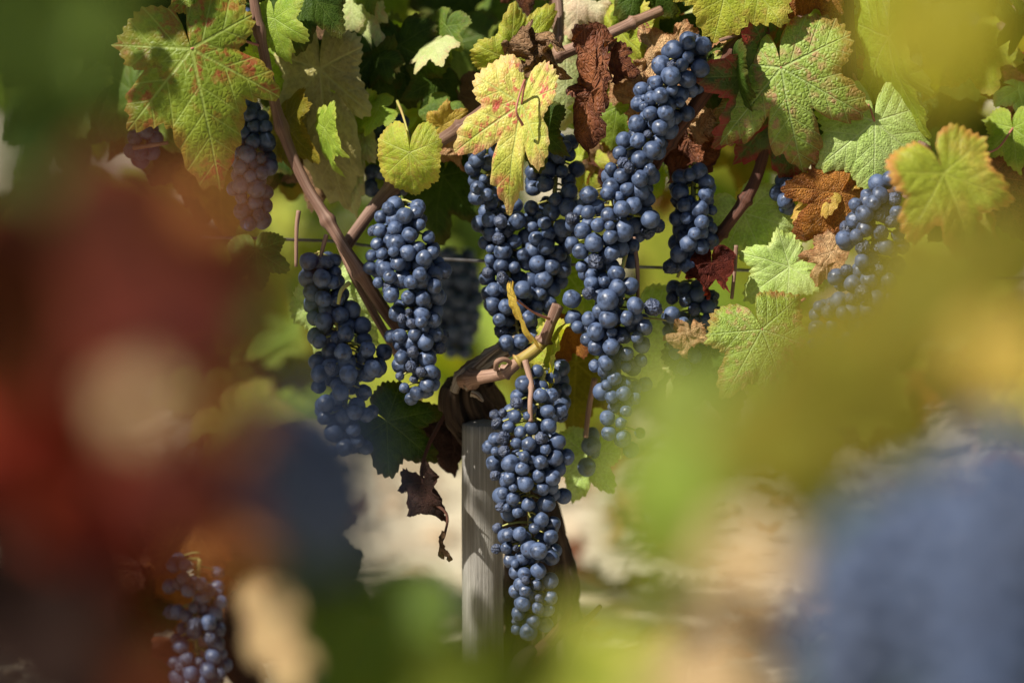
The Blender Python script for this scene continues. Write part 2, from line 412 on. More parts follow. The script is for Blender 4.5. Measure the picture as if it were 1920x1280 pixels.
# ------------------------------------------------------------------ leaves
HALF = [(0, 1.0), (9, .88), (18, .76), (27, 'a'), (36, .72), (44, .84), (51, .92), (59, .84), (68, .72), (78, 'b'), (90, .60),
        (100, .68), (108, .72), (118, .67), (132, .62), (148, .56), (162, .46), (172, .30), (178, .10)]
def leaf_geo(seed=0, sin_a=0.60, sin_b=0.56, nseg=216, nring=15, teeth=23, tooth=0.075, cup=0.10, fold=0.0, bend=0.0, curl=0.0,
             wave=0.05, crumple=0.0, edge=0.0, lat=1.0, round_=0.0, wid=1.0, puck=0.012, asym=1.0):
    rng = random.Random(seed)
    ja = [rng.uniform(-0.07, 0.07) for _ in range(2*len(HALF)+2)]
    def radius(deg, side):
        pts = []
        for i, (a, r) in enumerate(HALF):
            if r == 'a': r = sin_a
            elif r == 'b': r = sin_b
            j = ja[i + (len(HALF) if side < 0 else 0)] if 0 < i < len(HALF)-2 else 0
            r = r*(1+j)
            if 30 < a < 170: r *= lat
            if round_: r = r*(1-round_)+round_*(0.86-0.1*(a/180))*(1 if a < 160 else max(0.12, (180-a)/22))
            pts.append((a, r))
        A = [p[0] for p in pts]; Rr = [p[1] for p in pts]
        return np.interp(deg, A, Rr)
    th = np.linspace(-178, 178, nseg+1)
    keys = [0, 51, -51, 108, -108, 25.5, -25.5, 79.5, -79.5]
    for k in keys: th[np.argmin(abs(th-k))] = k
    Rad = []
    phs = rng.uniform(0, 1)
    for d in th:
        r = float(radius(abs(d), 1 if d >= 0 else -1))
        x = (abs(d)/178.0)*teeth + (phs if d > 0 else phs*0.6)
        s = (x % 1.0)
        amp = tooth*(0.7+0.6*((int(x)*37+(11 if d > 0 else 3)) % 10)/10.0)
        saw = (s/0.68 if s < 0.68 else (1-s)/0.32)-0.5
        lobe_push = amp*saw*min(1.0, (178-abs(d))/20)
        Rad.append(r*(1+lobe_push))
    Rad = np.array(Rad)
    prim_ang = [0, 51, -51, 108, -108]
    rows = [0.0]+[((k+1)/nring)**0.85 for k in range(nring)]
    UVs = []; prim = []; ph = []; rim = []
    def addv(x, y, q):
        r = math.hypot(x, y); d = math.degrees(math.atan2(x, y))
        best = min(prim_ang, key=lambda a: abs(((d-a+180) % 360)-180))
        dl = R(((d-best+180) % 360)-180)
        if abs(dl) > R(75): dd = r; t = 0
        else: dd = abs(r*math.sin(dl)); t = r*math.cos(dl)
        UVs.append((x, y, 0)); prim.append(dd*(1+0.7*q) + 0.004*q); ph.append(t-0.95*dd+ (0.045 if dl > 0 else 0)*0); rim.append(q)
    addv(0, 0, 0)
    for q in rows[1:]:
        for i, d in enumerate(th):
            rr = Rad[i]*q
            # inner rings smooth out the teeth
            addv(rr*math.sin(R(d)), rr*math.cos(R(d)), q)
    n = len(th); F = []
    for i in range(n-1): F.append((0, 1+i+1, 1+i))
    for k in range(nring-1):
        a = 1+k*n; b = a+n
        for i in range(n-1): F.append((a+i, a+i+1, b+i+1, b+i))
    UVs = np.array(UVs); X = UVs[:, 0]*wid; X = np.where(X < 0, X*asym, X); Y = UVs[:, 1].copy(); rim = np.array(rim); prim = np.array(prim); ph = np.array(ph)
    rr = np.hypot(X, Y)
    Z = -cup*rr**2 + fold*np.abs(X) - edge*rim**5*rr
    off = rng.uniform(0, 50)
    # blistered tissue between the veins
    Z += puck*np.minimum(prim*9, 1.0)*(0.6+0.4*np.cos(2*math.pi*(ph*5.6)))
    for i in range(len(Z)):
        p = Vector((X[i]*2.0+off, Y[i]*2.0, 0.3))
        Z[i] += wave*(mnoise.noise(p)*0.8*(0.3+rim[i]) + 0.6*mnoise.noise(p*2.6)*rim[i]**2)
    if bend:
        k = bend; s = Y.copy(); Y = np.sin(s*k)/k; Z = Z*np.cos(s*k) - (1-np.cos(s*k))/k
    if curl:
        k = curl; s = X.copy(); X = np.sin(s*k)/k; Z2 = (1-np.cos(s*k))/k
        Z = Z + Z2
    V = np.stack([X, Y, Z], 1)
    if crumple:
        W = V.copy()
        for i in range(len(V)):
            p = Vector(UVs[i])*2.1+Vector((off, 0, 0))
            a = nvec(p); b = nvec(p*2.7); c = nvec(p*6.0)
            W[i] += crumple*(np.array(a)*0.55*(0.25+rim[i]) + np.array(b)*0.22 + np.array(c)*0.05)
        V = W
    return V, F, dict(luv=UVs, prim=prim, ph=ph, rim=rim)

def leaf_frame(tipdir, pitch, roll):
    """Axes (x, y=tip, z=upper face) in world for a leaf facing the camera, tipped and rolled."""
    y = CX*tipdir[0] - CU*tipdir[1]; y /= np.linalg.norm(y)
    z = CB; x = np.cross(y, z)
    Rm = Matrix(((x[0], y[0], z[0]), (x[1], y[1], z[1]), (x[2], y[2], z[2])))
    Rm = Rm @ Matrix.Rotation(R(roll), 3, 'Y') @ Matrix.Rotation(R(pitch), 3, 'X')
    return np.array(Rm)

LEAF_N = [0]
def leaf(jx, jy, tx, ty, d, mat, label=None, pitch=0, roll=0, stalk=None, group=None, size=None, sd_=0.0, name='vine_leaf', stalk_mat=None, flip=False, **shape):
    LEAF_N[0] += 1
    shape.setdefault('seed', LEAF_N[0]*13+5)
    lr = random.Random(shape['seed']*3+1)
    shape.setdefault('bend', lr.uniform(0.2, 0.75)); shape.setdefault('edge', lr.uniform(0.02, 0.14))
    shape.setdefault('wave', lr.uniform(0.07, 0.13)); shape.setdefault('fold', lr.uniform(-0.16, 0.16))
    V, F, A = leaf_geo(**shape)
    L = size or math.hypot(tx-jx, ty-jy)/max(0.25, abs(math.cos(R(pitch))))
    L *= U(d)
    Rm = leaf_frame((tx-jx, ty-jy), pitch, roll)
    if flip: V = V*np.array([1, 1, -1.0]); 
    o = P(jx, jy, d)
    W = (V*L) @ Rm.T + o
    if flip: F = [tuple(reversed(f)) for f in F]
    if flip and False: pass
    if stalk:
        t = empty(name, o)
        mesh_obj('blade', W, F, LEAF[mat], t, loc=None, attrs=A)
        t.children[0].data.transform(Matrix.Translation(-Vector(o)))
        pts = [np.array(o)] + [P(*s) for s in stalk]
        v, f, s = tube_geo(pts, [0.0009, 0.0008, 0.0012], seg=8)
        mesh_obj('petiole', v-o, f, stalk_mat or M_STALK_P, t, attrs=dict(st=s))
    else:
        t = mesh_obj(name, W, F, LEAF[mat], loc=o, attrs=A)
    tag(t, label, 'leaf', group)
    return t

# ------------------------------------------------------------------ grapes
def sphere_geo(nu=28, nv=18):
    V = [(0, 0, 1)]; F = []
    for i in range(1, nv):
        a = math.pi*i/nv
        for j in range(nu):
            b = 2*math.pi*j/nu
            V.append((math.sin(a)*math.cos(b), math.sin(a)*math.sin(b), math.cos(a)))
    V.append((0, 0, -1)); e = len(V)-1
    for j in range(nu): F.append((0, 1+j, 1+(j+1) % nu))
    for i in range(nv-2):
        for j in range(nu):
            a = 1+i*nu; b = a+nu
            F.append((a+j, b+j, b+(j+1) % nu, a+(j+1) % nu))
    a = 1+(nv-2)*nu
    for j in range(nu): F.append((e, a+(j+1) % nu, a+j))
    return np.array(V), F
GR = []; RA = []
def make_berries():
    V0, F = sphere_geo()
    for k in range(8):
        rng = random.Random(k); W = []
        el = (1.0, 1.03, 1.07, 1.12, 0.97, 1.04, 1.09, 1.01)[k]
        for v in V0:
            q = 1+0.085*mnoise.noise(Vector(v)*1.1+Vector((k*9.1, 0, 0)))+0.02*mnoise.noise(Vector(v)*2.6+Vector((k*3.1, 2, 0)))
            p = np.array(v)*q; p[2] *= el
            dz = math.hypot(v[0], v[1])
            if v[2] < 0: p[2] += 0.05*math.exp(-(dz/0.16)**2)
            W.append(p)
        me = mesh_obj('grape', W, F, M_GRAPE, link=False).data; GR.append(me)
    V1, F1 = sphere_geo(52, 34)
    for k in range(5):
        W = []
        for v in V1:
            p = Vector(v)
            a = mnoise.noise(p*1.4+Vector((k*5.3, 1, 0)))
            rid = 1-abs(mnoise.noise(p*2.6+Vector((0, k*7.7, 2))+0.5*nvec(p*2)))*2
            rid2 = 1-abs(mnoise.noise(p*5.5+Vector((3, k*2.7, 2))))*2
            dp = (0.0, 0.10, 0.17, 0.24, 0.30)[k]
            q = 0.92+0.14*a+dp*0.75*(rid-0.6)+dp*0.28*(rid2-0.6)
            if k == 0: q = 1+0.08*a-0.10*max(0, mnoise.noise(p*2.1+Vector((4, 4, 4))))-0.03*abs(mnoise.noise(Vector((p.x*6, p.y*6, p.z*2))))
            W.append(np.array(v)*q*np.array([1, 0.92, 1.02]))
        me = mesh_obj('grape', W, F1, M_RAISIN if k else M_GRAPE, link=False).data; RA.append(me)
make_berries()
for o in [o for o in bpy.data.objects if o.users == 0]: bpy.data.objects.remove(o)

def put_berry(parent, pos, r, out, rng, wrinkle):
    if wrinkle: me = rng.choice(RA[1:])
    elif rng.random() < 0.16: me = RA[0]
    else: me = rng.choice(GR)
    o = bpy.data.objects.new('grape', me); COL.objects.link(o); o.parent = parent
    o.location = Vector(pos) - parent.location
    dirv = Vector(out)+Vector((rng.uniform(-.7, .7), rng.uniform(-.7, .7), rng.uniform(-1.0, .3)))
    q = (-dirv).to_track_quat('Z', 'Y')
    o.rotation_mode = 'QUATERNION'
    o.rotation_quaternion = q @ Matrix.Rotation(rng.uniform(0, 6.28), 3, 'Z').to_quaternion()
    o.scale = (r, r, r)
    return o

def bunch(rows, d, label, hand=(), n_fill=40, r0=16.0, stem=None, seed=1, raisin=0.08, thick=0.85, group='bunches of ripe blue grapes on the vine',
          peduncle=None, back=True, stem_mat=None):
    """rows: (py, cx, halfwidth) along the bunch from its top down; hand: (px, py, r, wrinkled) berries on its face."""
    rng = random.Random(seed); nr = np.random.RandomState(seed)
    rows = np.array(rows, dtype=float); u = U(d)
    par = rows[:, 0]
    cxf = lambda y: np.interp(y, par, rows[:, 1]); hwf = lambda y: np.interp(y, par, rows[:, 2])
    Q = []; Rr = []; Wk = []; fixed = []
    for h in hand:
        px, py, r = h[0], h[1], h[2]*1.05
        hw = max(hwf(py)-r*0.6, 6); x = px-cxf(py)
        z = thick*hw*math.sqrt(max(0.0, 1-min(1, abs(x)/hw)**2)) + nr.uniform(-3, 3)
        Q.append((px, py, z)); Rr.append(r); Wk.append((len(h) > 3 and h[3] == 1) or nr.rand() < 0.05); fixed.append(True)
    cum = np.concatenate([[0], np.cumsum(0.5*(rows[1:, 2]**1.3+rows[:-1, 2]**1.3)*np.diff(par))])
    for i in range(n_fill):
        y = np.interp(nr.uniform(0, cum[-1]), cum, par)
        r = r0*nr.uniform(0.78, 1.12)
        hw = max(hwf(y)-r*0.8, 4)
        if hand: a = nr.uniform(0, math.pi*2.0)
        else: a = nr.uniform(-0.35, math.pi+0.35) if nr.rand() < 0.8 or not back else nr.uniform(0, 2*math.pi)
        k = math.sqrt(nr.uniform(0.0 if hand else 0.3, 1.0))
        Q.append((cxf(y)+hw*k*math.cos(a), y, thick*hw*k*math.sin(a))); Rr.append(r); Wk.append(nr.rand() < raisin); fixed.append(False)
    Q = np.array(Q); Rr = np.array(Rr); fixed = np.array(fixed)
    for it in range(90):
        D = Q[:, None, :]-Q[None, :, :]
        dist = np.linalg.norm(D, axis=2)+np.eye(len(Q))*1e6
        need = 0.86*(Rr[:, None]+Rr[None, :])
        ov = np.maximum(0, need-dist)
        if ov.max() < 1: break
        push = D/(dist[:, :, None]+1e-9)*ov[:, :, None]*0.32
        # berries whose place on the picture is known may only slide in depth
        s = np.sign(D[:, :, 2]+1e-6*(np.arange(len(Q))[:, None]-np.arange(len(Q))[None, :]))
        mv = push.sum(1)
        mvz = (s*ov*0.22).sum(1)
        Q[~fixed] += mv[~fixed]
        Q[fixed, 2] += mvz[fixed]
        hw = np.maximum(np.array([hwf(y) for y in Q[:, 1]])-Rr*0.75, 3); cx = np.array([cxf(y) for y in Q[:, 1]])
        ex = (Q[:, 0]-cx)/hw; ez = Q[:, 2]/(thick*hw); e = np.sqrt(ex**2+ez**2)
        big = (e > 1) & ~fixed
        Q[big, 0] = cx[big]+(Q[big, 0]-cx[big])/e[big]; Q[big, 2] /= e[big]
        Q[~fixed, 1] = np.clip(Q[~fixed, 1], par[0], par[-1])
        lim = (np.abs(Q[:, 2]) > 1.45*thick*hw+10) & fixed
        Q[lim, 2] *= 0.93
    top = P(rows[0, 1], rows[0, 0], d)
    b = empty('grape_bunch', top); tag(b, label, 'grapes', group)
    pos = [P(q[0], q[1], d)+CB*(q[2]*u) for q in Q]
    spine = [P(x, y, d) for y, x in zip(np.linspace(par[0], par[-1], 6), cxf(np.linspace(par[0], par[-1], 6)))]
    geos = [tube_geo(spine, [0.0022, 0.0012], seg=7)]
    for q, p, r in zip(Q, pos, Rr):
        c = P(cxf(q[1]-r*0.9), q[1]-r*0.9, d)
        m = (p+c)/2+CU*0.002
        geos.append(tube_geo([c, m, p], [0.0010, 0.0007], n=4, seg=5))
    v, f, s = join(geos)
    mesh_obj('stem', v-np.array(top), f, stem_mat or M_STALK, b, attrs=dict(st=s))
    if peduncle:
        v, f, s = tube_geo([P(*p) for p in peduncle], [0.0026, 0.0021, 0.0019], seg=9, rough=0.1, nodes=(0.4,))
        mesh_obj('peduncle', v-np.array(top), f, M_CANE_P, b, attrs=dict(st=s))
    order = sorted(range(len(Q)), key=lambda i: -(Q[i][2]+(200 if fixed[i] else 0)))
    if len(order) > 100:
        rest = order[100:]; order = order[:100]; VV = []; FF = []; o = 0
        v0, f0 = sphere_geo(16, 10)
        for i in rest:
            VV.append(v0*Rr[i]*u+pos[i]-np.array(top)); FF += [tuple(k+o for k in f) for f in f0]; o += len(v0)
        ig = mesh_obj('inner_grapes', np.vstack(VV), FF, M_GRAPE, b); ig['kind'] = 'stuff'
    for i in order:
        q, p, r, wk = Q[i], pos[i], Rr[i], Wk[i]
        c = P(cxf(q[1]), q[1], d)
        put_berry(b, p, r*u*(0.93 if wk else 1.0), (p-c)/(np.linalg.norm(p-c)+1e-9), rng, wk)
    return b

def hz(lst, x0, y0, s):
    return [(x0+a[0]/s, y0+a[1]/s, a[2]/s) + ((1,) if len(a) > 3 else ()) for a in lst]
HB1 = hz([(740,100,34),(770,60,33),(810,55,40,1),(875,78,28),(935,85,37),(1000,55,37),(1080,72,40),(1020,110,28),(815,120,33),(770,120,22),(760,180,36),(848,180,45),(905,205,34),(915,145,28),(950,160,22),(995,172,36),(1068,155,40),(1125,148,40),(770,240,30,1),(840,250,32),(922,280,38),(985,240,34),(810,330,30),(860,300,22),(860,355,33),(800,400,30,1),(830,400,20),(935,385,34),(882,422,26),(1025,380,42),(1110,345,38),(1005,305,33),(1055,250,40),(780,505,30,1),(835,540,30),(893,530,35),(965,502,27),(1045,545,36),(1060,480,35),(1000,460,36),(775,610,30,1),(828,603,30),(873,603,18,1),(985,615,42),(902,655,35),(868,680,20),(1050,650,38),(875,725,34),(915,730,32),(985,715,38),(920,760,24,1),(1045,765,40),(975,785,27),(870,820,33),(920,815,32),(908,880,37),(985,850,24,1),(1045,850,34),(980,900,30),(1030,910,33),(885,930,34),(960,965,33),(1020,985,38),(880,965,28),(875,1012,26),(935,1020,42)], 640, 800, 2.667) \
    + hz([(830,960,65,1),(630,1070,55,1),(705,1050,45,1),(650,1150,65,1),(815,1080,60),(755,1180,52),(865,1225,55),(960,1190,62),(1050,890,65),(1150,890,65),(1115,1035,65),(1235,1025,62),(1125,1170,72),(930,1075,40)], 800, 560, 4.922)
HB4 = hz([(190,312,48),(290,330,64),(185,412,45),(140,470,45),(75,480,30,1),(65,550,65),(270,490,62),(250,600,66),(75,645,35),(128,730,35),(180,800,55)], 1240, 0, 3.764) \
    + hz([(1870,285,50),(1800,370,58),(1850,435,55),(1770,470,38),(1850,375,28,1),(1740,505,20),(1790,545,45),(1740,555,38),(1700,555,18),(1855,515,30),(1735,645,40),(1820,640,45),(1700,605,28),(1660,700,48),(1790,725,45),(1590,790,45),(1665,795,45),(1720,760,25,1),(1780,800,38),(1745,850,50),(1565,865,38),(1675,900,48),(1580,920,36,1),(1515,950,33),(1615,950,35,1),(1575,992,42),(1675,1010,45),(1730,960,40),(1520,1055,48),(1605,1065,38),(1560,1110,30),(1680,1080,50)], 640, 0, 3)
HB5 = hz([(1390,1100,50),(1385,1200,38),(1300,1235,45,1),(1495,1215,40),(1575,1180,45),(1740,1235,50),(1640,1160,45)], 640, 0, 3) \
    + hz([(575,100,45),(660,70,40),(725,75,28),(640,168,52),(730,135,40),(800,100,60),(515,170,38),(565,215,45),(650,270,50),(740,225,42),(570,300,32),(625,345,38),(625,395,42),(765,340,48),(700,385,28),(770,420,48),(840,410,48),(610,450,40),(517,482,50),(715,490,58),(525,590,48),(615,597,45),(720,595,52),(820,590,40),(870,520,45),(970,530,55),(1080,570,45),(920,640,45),(550,640,35),(650,665,50),(740,670,30),(605,710,38),(650,752,45),(735,750,45),(880,700,35),(820,790,40),(790,705,28,1),(705,840,42),(700,885,38),(820,865,28),(755,925,40),(710,965,30),(740,1030,40),(805,1010,40),(715,1150,42),(820,1110,32),(790,1175,32),(725,1235,42),(800,1255,32),(950,40,48),(1000,70,45),(870,1040,35),(900,1235,30),(930,960,40),(1140,620,38)], 900, 400, 3)
HB2 = hz([(1040,420,60),(915,365,50),(850,530,50),(800,530,45),(965,515,55),(1075,565,55),(1145,490,45),(1215,580,48),(830,632,50),(920,600,40),(975,628,64),(785,720,45),(870,708,42),(955,690,40),(1140,660,50),(1060,700,60),(1185,740,60),(780,810,52),(890,825,62),(990,780,55),(1155,860,52),(1320,830,65),(840,920,40),(930,880,50),(940,1010,58),(1065,1030,52),(1170,1040,60),(1270,1010,65),(1085,920,50),(1260,950,55),(1165,1155,60),(1015,1190,40,1),(1090,1225,45,1),(1070,1140,30,1),(1165,1215,45),(1250,1200,60),(860,430,50),(1120,400,50),(1240,700,50)], 500, 300, 4) \
    + hz([(1135,680,35),(1195,725,45),(1275,755,40),(1205,820,50),(1125,780,38,1),(1115,860,40,1),(1050,690,40),(1000,690,35),(1225,890,40),(1050,915,28,1),(1130,930,28,1),(1205,965,40),(1145,1010,38),(1075,980,28),(1250,680,45),(1240,960,35),(1170,890,35,1),(1060,810,38)], 400, 400, 3)
HB3 = hz([(740,945,45),(760,905,40),(785,860,30),(770,1060,40),(820,1100,35),(800,1010,25),(790,1130,25),(830,1240,40),(890,1235,40,1),(985,1245,50),(880,780,35),(890,740,25),(840,800,25)], 640, 0, 3) \
    + hz([(40,50,30),(115,50,45,1),(210,40,48),(60,115,42),(105,95,20),(150,110,32,1),(105,145,40,1),(195,160,40),(60,200,25),(130,215,48),(240,235,40),(55,260,28),(120,295,40),(193,305,33),(45,335,38,1),(125,365,40),(80,430,40),(150,410,42),(240,430,48),(70,515,45),(145,525,38),(270,590,45),(110,600,38),(120,665,42,1),(150,730,45),(300,680,40),(270,450,40),(320,560,30)], 900, 400, 3)
HB6 = hz([(280,200,55),(345,185,45),(410,155,55),(465,235,55),(240,270,35),(280,305,60),(240,360,30),(460,325,55),(310,400,52),(420,430,62),(320,490,42),(430,520,50),(425,585,58),(495,555,45),(335,665,60),(270,740,60),(430,690,55),(490,640,45),(380,600,45),(505,430,35),(210,830,60,1)], 1200, 280, 3.764)

bunch([(695,1020,42),(760,1000,66),(850,990,84),(900,990,78),(950,990,66),(1050,998,54),(1120,1000,46),(1190,992,30)], 1.0,
      'long narrow bunch hanging alone in front of the grey post', HB1, 70, seed=3, peduncle=[(985,676,1.5),(996,720,2.2),(994,755,3.2),(995,790,3.4)])
bunch([(385,750,48),(450,758,66),(500,765,76),(560,772,66),(620,785,55),(700,790,50),(750,790,30)], 0.5,
      'well lit bunch beneath the small round yellow green leaf', HB2, 66, seed=4)
bunch([(240,930,35),(300,925,52),(380,930,52),(450,945,52),(540,955,55),(600,970,52),(655,975,40)], -3.5,
      'narrow sunlit bunch below the big yellow and pink leaf', HB3, 66, seed=5)
bunch([(262,1040,42),(330,1042,56),(420,1035,62),(500,1022,48),(575,1012,34)], -3.4, 'shaded bunch hidden behind the yellow and pink leaf', (), 74, seed=6, raisin=0.02)
bunch([(75,1290,45),(130,1270,56),(180,1245,60),(230,1228,60),(280,1205,62),(330,1185,62),(385,1172,52)], 1.5,
      'slanting bunch along the brown cane, topmost of the centre', HB4, 60, seed=7)
bunch([(362,1150,90),(410,1150,92),(460,1140,80),(520,1150,70),(580,1160,90),(640,1160,70),(700,1160,50),(780,1165,44),(860,1165,36)], 1.0,
      'broad bunch with long tail fading behind the green blur', HB5, 80, seed=8)
bunch([(312,1300,42),(380,1300,46),(450,1300,46),(520,1270,40)], -1.0,
      'small round bunch between dry brown leaves and a dark cane', HB6, 34, seed=9)
bunch([(485,596,42),(540,605,40),(600,630,52),(660,650,78),(710,655,80),(760,645,66),(850,650,50)], -1.0, 'half veiled dark bunch under the purplish cane', [(612,492,15),(628,512,13),(580,490,16),(605,522,16),(625,530,12),(607,560,16),(660,580,16),(645,660,16),(690,655,16),(600,640,13),(622,690,14,1),(600,700,16),(612,755,15),(700,690,16),(655,700,16),(650,625,15),(680,610,16),(720,660,15),(640,735,15)], 90, seed=10, raisin=0.06)
leaf(480, 470, 490, 560, 3, 'green', 'greenish leaf added behind the brown blur to shade the half veiled bunch', pitch=10, seed=72, size=80)  # leaf added to throw shade on the half veiled bunch
bunch([(195,462,22),(240,478,36),(300,474,48),(350,468,42),(420,478,30)], -3.0,
      'bunch behind the red spotted green leaf', (), 40, seed=11)
bunch([(1045,375,60),(1120,365,64),(1200,365,60),(1300,385,60),(1400,395,40)], -20.0, 'low dusty bunch near the soil, far from the others', (), 80, seed=12, raisin=0.4, r0=15)
bunch([(335,1675,30),(380,1640,56),(440,1640,70),(500,1630,66),(560,1605,72),(610,1570,60),(650,1550,40)], 4.0,
      'olive veiled bunch hanging from the stubby tan spur', (), 84, seed=13, raisin=0.22)
bunch([(340,1470,22),(365,1478,34),(395,1470,24)], -3.0,
      'four dark berries peeping out under the serrated green leaf', [(1458,362,15),(1478,348,17),(1500,360,15),(1471,377,16)], 3, seed=14)
bunch([(30,1815,30),(60,1810,40),(100,1800,34)], -10.0,
      'few dull green grey berries high beside the slanting cane', [(1826,52,17),(1795,55,16),(1793,92,16)], 4, seed=15)
bunch([(225,730,36),(290,730,46),(350,725,44),(375,735,38)], -9.0,
      'bunch in shade behind the small round leaf', [(712,245,17),(738,238,18),(728,262,15),(715,275,14)], 30, seed=16)
bunch([(690,1040,24),(740,1040,30),(780,1040,22)], -4.0, 'dark berries in shade behind the sunlit hanging stem', (), 14, seed=17)
bunch([(480,850,40),(540,860,50),(600,855,46),(660,850,30)], -45.0,
      'out of focus bunch hanging behind the gap between two bunches', (), 44, seed=18)
bunch([(540,1290,50),(600,1300,60),(660,1300,50),(700,1290,30)], -4.0, 'shaded bunch below the dark red dry leaf', (), 40, seed=19, raisin=0.1)
bunch([(240,270,30),(275,270,36),(300,260,24)], -8.0, 'dim berries under the red spotted leaf, beside a straw', (), 9, seed=20)
bunch([(20,312,16),(50,316,18)], -8.0, 'single dark berry pair above the red spotted leaf', [(306,34,16),(320,42,13)], 0, seed=21)
bunch([(10,456,16),(40,458,18)], -8.0, 'lone blue berry beside the orange brown shoot', [(459,30,15)], 0, seed=22)
bunch([(810,1108,18),(850,1105,22),(890,1100,20)], -7.0, 'shadowed berries against the pale leaf by the veiled bunch tail', [(1108,835,18),(1100,875,17)], 2, seed=23)
# the two bunches of the row in front
bunch([(760,560,80),(830,570,130),(910,590,140),(990,605,110),(1030,610,60)], 230.0, 'blurred slate blue bunch of the near row above the green leaf', (), 100, r0=36, seed=31, group='blurred bunches of the near row')
bunch([(900,1800,70),(960,1760,170),(1060,1690,190),(1170,1640,150),(1280,1600,110),(1380,1570,60)], 228.0, 'large blurred blue bunch of the near row in the corner', (), 130, r0=40, seed=32, group='blurred bunches of the near row')
bunch([(830,1880,80),(920,1900,150),(1050,1900,170),(1200,1870,150),(1360,1840,110)], 236.0, 'blurred dark blue bunch of the near row cut by the side edge', (), 110, r0=40, seed=33, group='blurred bunches of the near row')

# ------------------------------------------------------------------ post, trunk, canes, wire
def thing_tube(name, pts, rad, mat, label, cat, **kw):
    v, f, s = tube_geo(pts, rad, **kw)
    o = mesh_obj(name, v, f, mat, loc=pts[0], attrs=dict(st=s))
    return tag(o, label, cat) if label else o

def build_post():
    b = P(904, 1280, -6.0); b[2] = 0; b[1] = P(904, 1000, -6)[1]
    t = P(905, 788, -6.0); t[1] = b[1]
    b[2] = -0.05
    pts = [b+(t-b)*k for k in np.linspace(0, 1, 8)]
    v, f, s = tube_geo(pts, [0.0170, 0.0158], n=60, seg=36, rough=0.05, seed=2, ridge=0.03)
    o = mesh_obj('vineyard_post', v, f, M_POST, loc=b, attrs=dict(st=s))
    tag(o, 'weathered grey wooden post with sunlit patches behind the long bunch', 'post')
build_post()

vine = empty('grapevine', (P(1010, 1200, -7)[0], P(1010, 1200, -7)[1], 0))
tag(vine, 'gnarled old vine with dark trunk and brown canes behind the post', 'vine')
def vine_part(name, pts, rad, mat, label=None, **kw):
    v, f, s = tube_geo(pts, rad, **kw)
    o = mesh_obj(name, v-np.array(vine.location), f, mat, vine, attrs=dict(st=s))
    if label: o['label'] = label
    return o
g0 = P(985, 1480, -12); g0[2] = -0.03
vine_part('trunk', [g0, P(1000, 1290, -11), P(1008, 1150, -11), P(1006, 1050, -11), P(965, 900, -11.5), P(905, 800, -9), P(872, 745, -6.5), P(868, 715, -6)],
          [0.030, 0.025, 0.0235, 0.022, 0.019, 0.022, 0.023, 0.016], M_BARK, n=260, seg=80, rough=0.30, ridge=0.42, seed=5)
vine_part('arm', [P(862, 715, -4), P(885, 698, -3.5), P(925, 670, -3.5), P(985, 628, -4)], [0.008, 0.0075, 0.0065, 0.0055], M_GREY,
          'pale weathered broken arm', n=60, seg=26, rough=0.35, ridge=0.3, seed=8, flat=0.7)
for k, (a, b, r) in enumerate((((858,722,-3),(905,680,-2.6),.0028),((866,712,-2.6),(940,648,-2.6),.0024),((872,728,-2.2),(925,700,-2),.0026),((850,735,-3),(872,690,-2.5),.003),((884,735,-2),(906,752,-1.6),.0024),((905,668,-3),(975,628,-2.6),.0028))):
    m = (P(*a)+P(*b))/2+CU*0.0015
    vine_part('splinter', [P(*a), m, P(*b)], [r, r*1.1, r*0.35], M_GREY, n=20, seg=9, rough=0.35, ridge=0.5, seed=20+k, flat=0.6)
vine_part('arm', [P(868, 712, -3), P(905, 706, -1), P(945, 698, 0), P(972, 678, 0.6)], [0.0065, 0.0052, 0.0048, 0.0044], M_CANE_P, 'short pinkish spur', n=40, seg=14, rough=0.12, nodes=(0.15, 0.7))
vine_part('cane', [P(968, 680, 0.6), P(1000, 658, 0.4), P(1022, 636, 0.2)], [0.0050, 0.0044], M_CANE_Y, 'yellow green young spur', n=24, seg=14, rough=0.05, nodes=(0.05,))
vine_part('cane', [P(1018, 640, 0.2), P(1032, 606, 0.8), P(1046, 572, 1.0)], [0.0052, 0.0042, 0.0048], M_CANE, 'cut brown stub', n=24, seg=14, rough=0.15, ridge=0.15, nodes=(0.05,))
vine_part('tendril', [P(930, 692, 0.5), P(932, 678, 1.2), P(948, 674, 1.0), P(962, 684, 0.6)], [0.0022, 0.0018], M_CANE_P, n=20, seg=8)
vine_part('cane', [P(470, -40, 1), P(485, 50, 1), P(505, 150, 0), P(532, 250, -1), P(570, 340, -1), P(605, 398, -0.5), P(640, 455, 0), P(672, 505, 0), P(705, 558, -1), P(752, 625, -3)],
          [0.0036, 0.0038, 0.0042, 0.0044, 0.0050, 0.0046], M_CANE, n=110, seg=14, rough=0.14, ridge=0.06, nodes=(0.12, 0.32, 0.585, 0.79))
vine_part('cane', [P(925, 195, -2), P(870, 236, -2), P(800, 283, -3), P(740, 345, -3), P(700, 390, -2), P(650, 458, -2)], [0.0048, 0.0052, 0.005], M_CANE, n=70, seg=14, rough=0.12, nodes=(0.22, 0.62))
vine_part('cane', [P(1240, 20, -3), P(1180, 46, -2), P(1110, 78, -1.5), P(1040, 106, -1)], [0.0040, 0.0044, 0.0052], M_CANE_P, n=50, seg=12, rough=0.08, nodes=(0.3, 0.97))
vine_part('cane', [P(1470, -60, 0), P(1408, 48, 0.6), P(1335, 155, 0.6), P(1285, 225, 0.4), P(1240, 285, 0), P(1195, 365, -1.5), P(1160, 440, -2)], [0.0054, 0.0056, 0.0050, 0.0044], M_CANE_D, n=100, seg=16, rough=0.1, ridge=0.14, nodes=(0.24, 0.62))
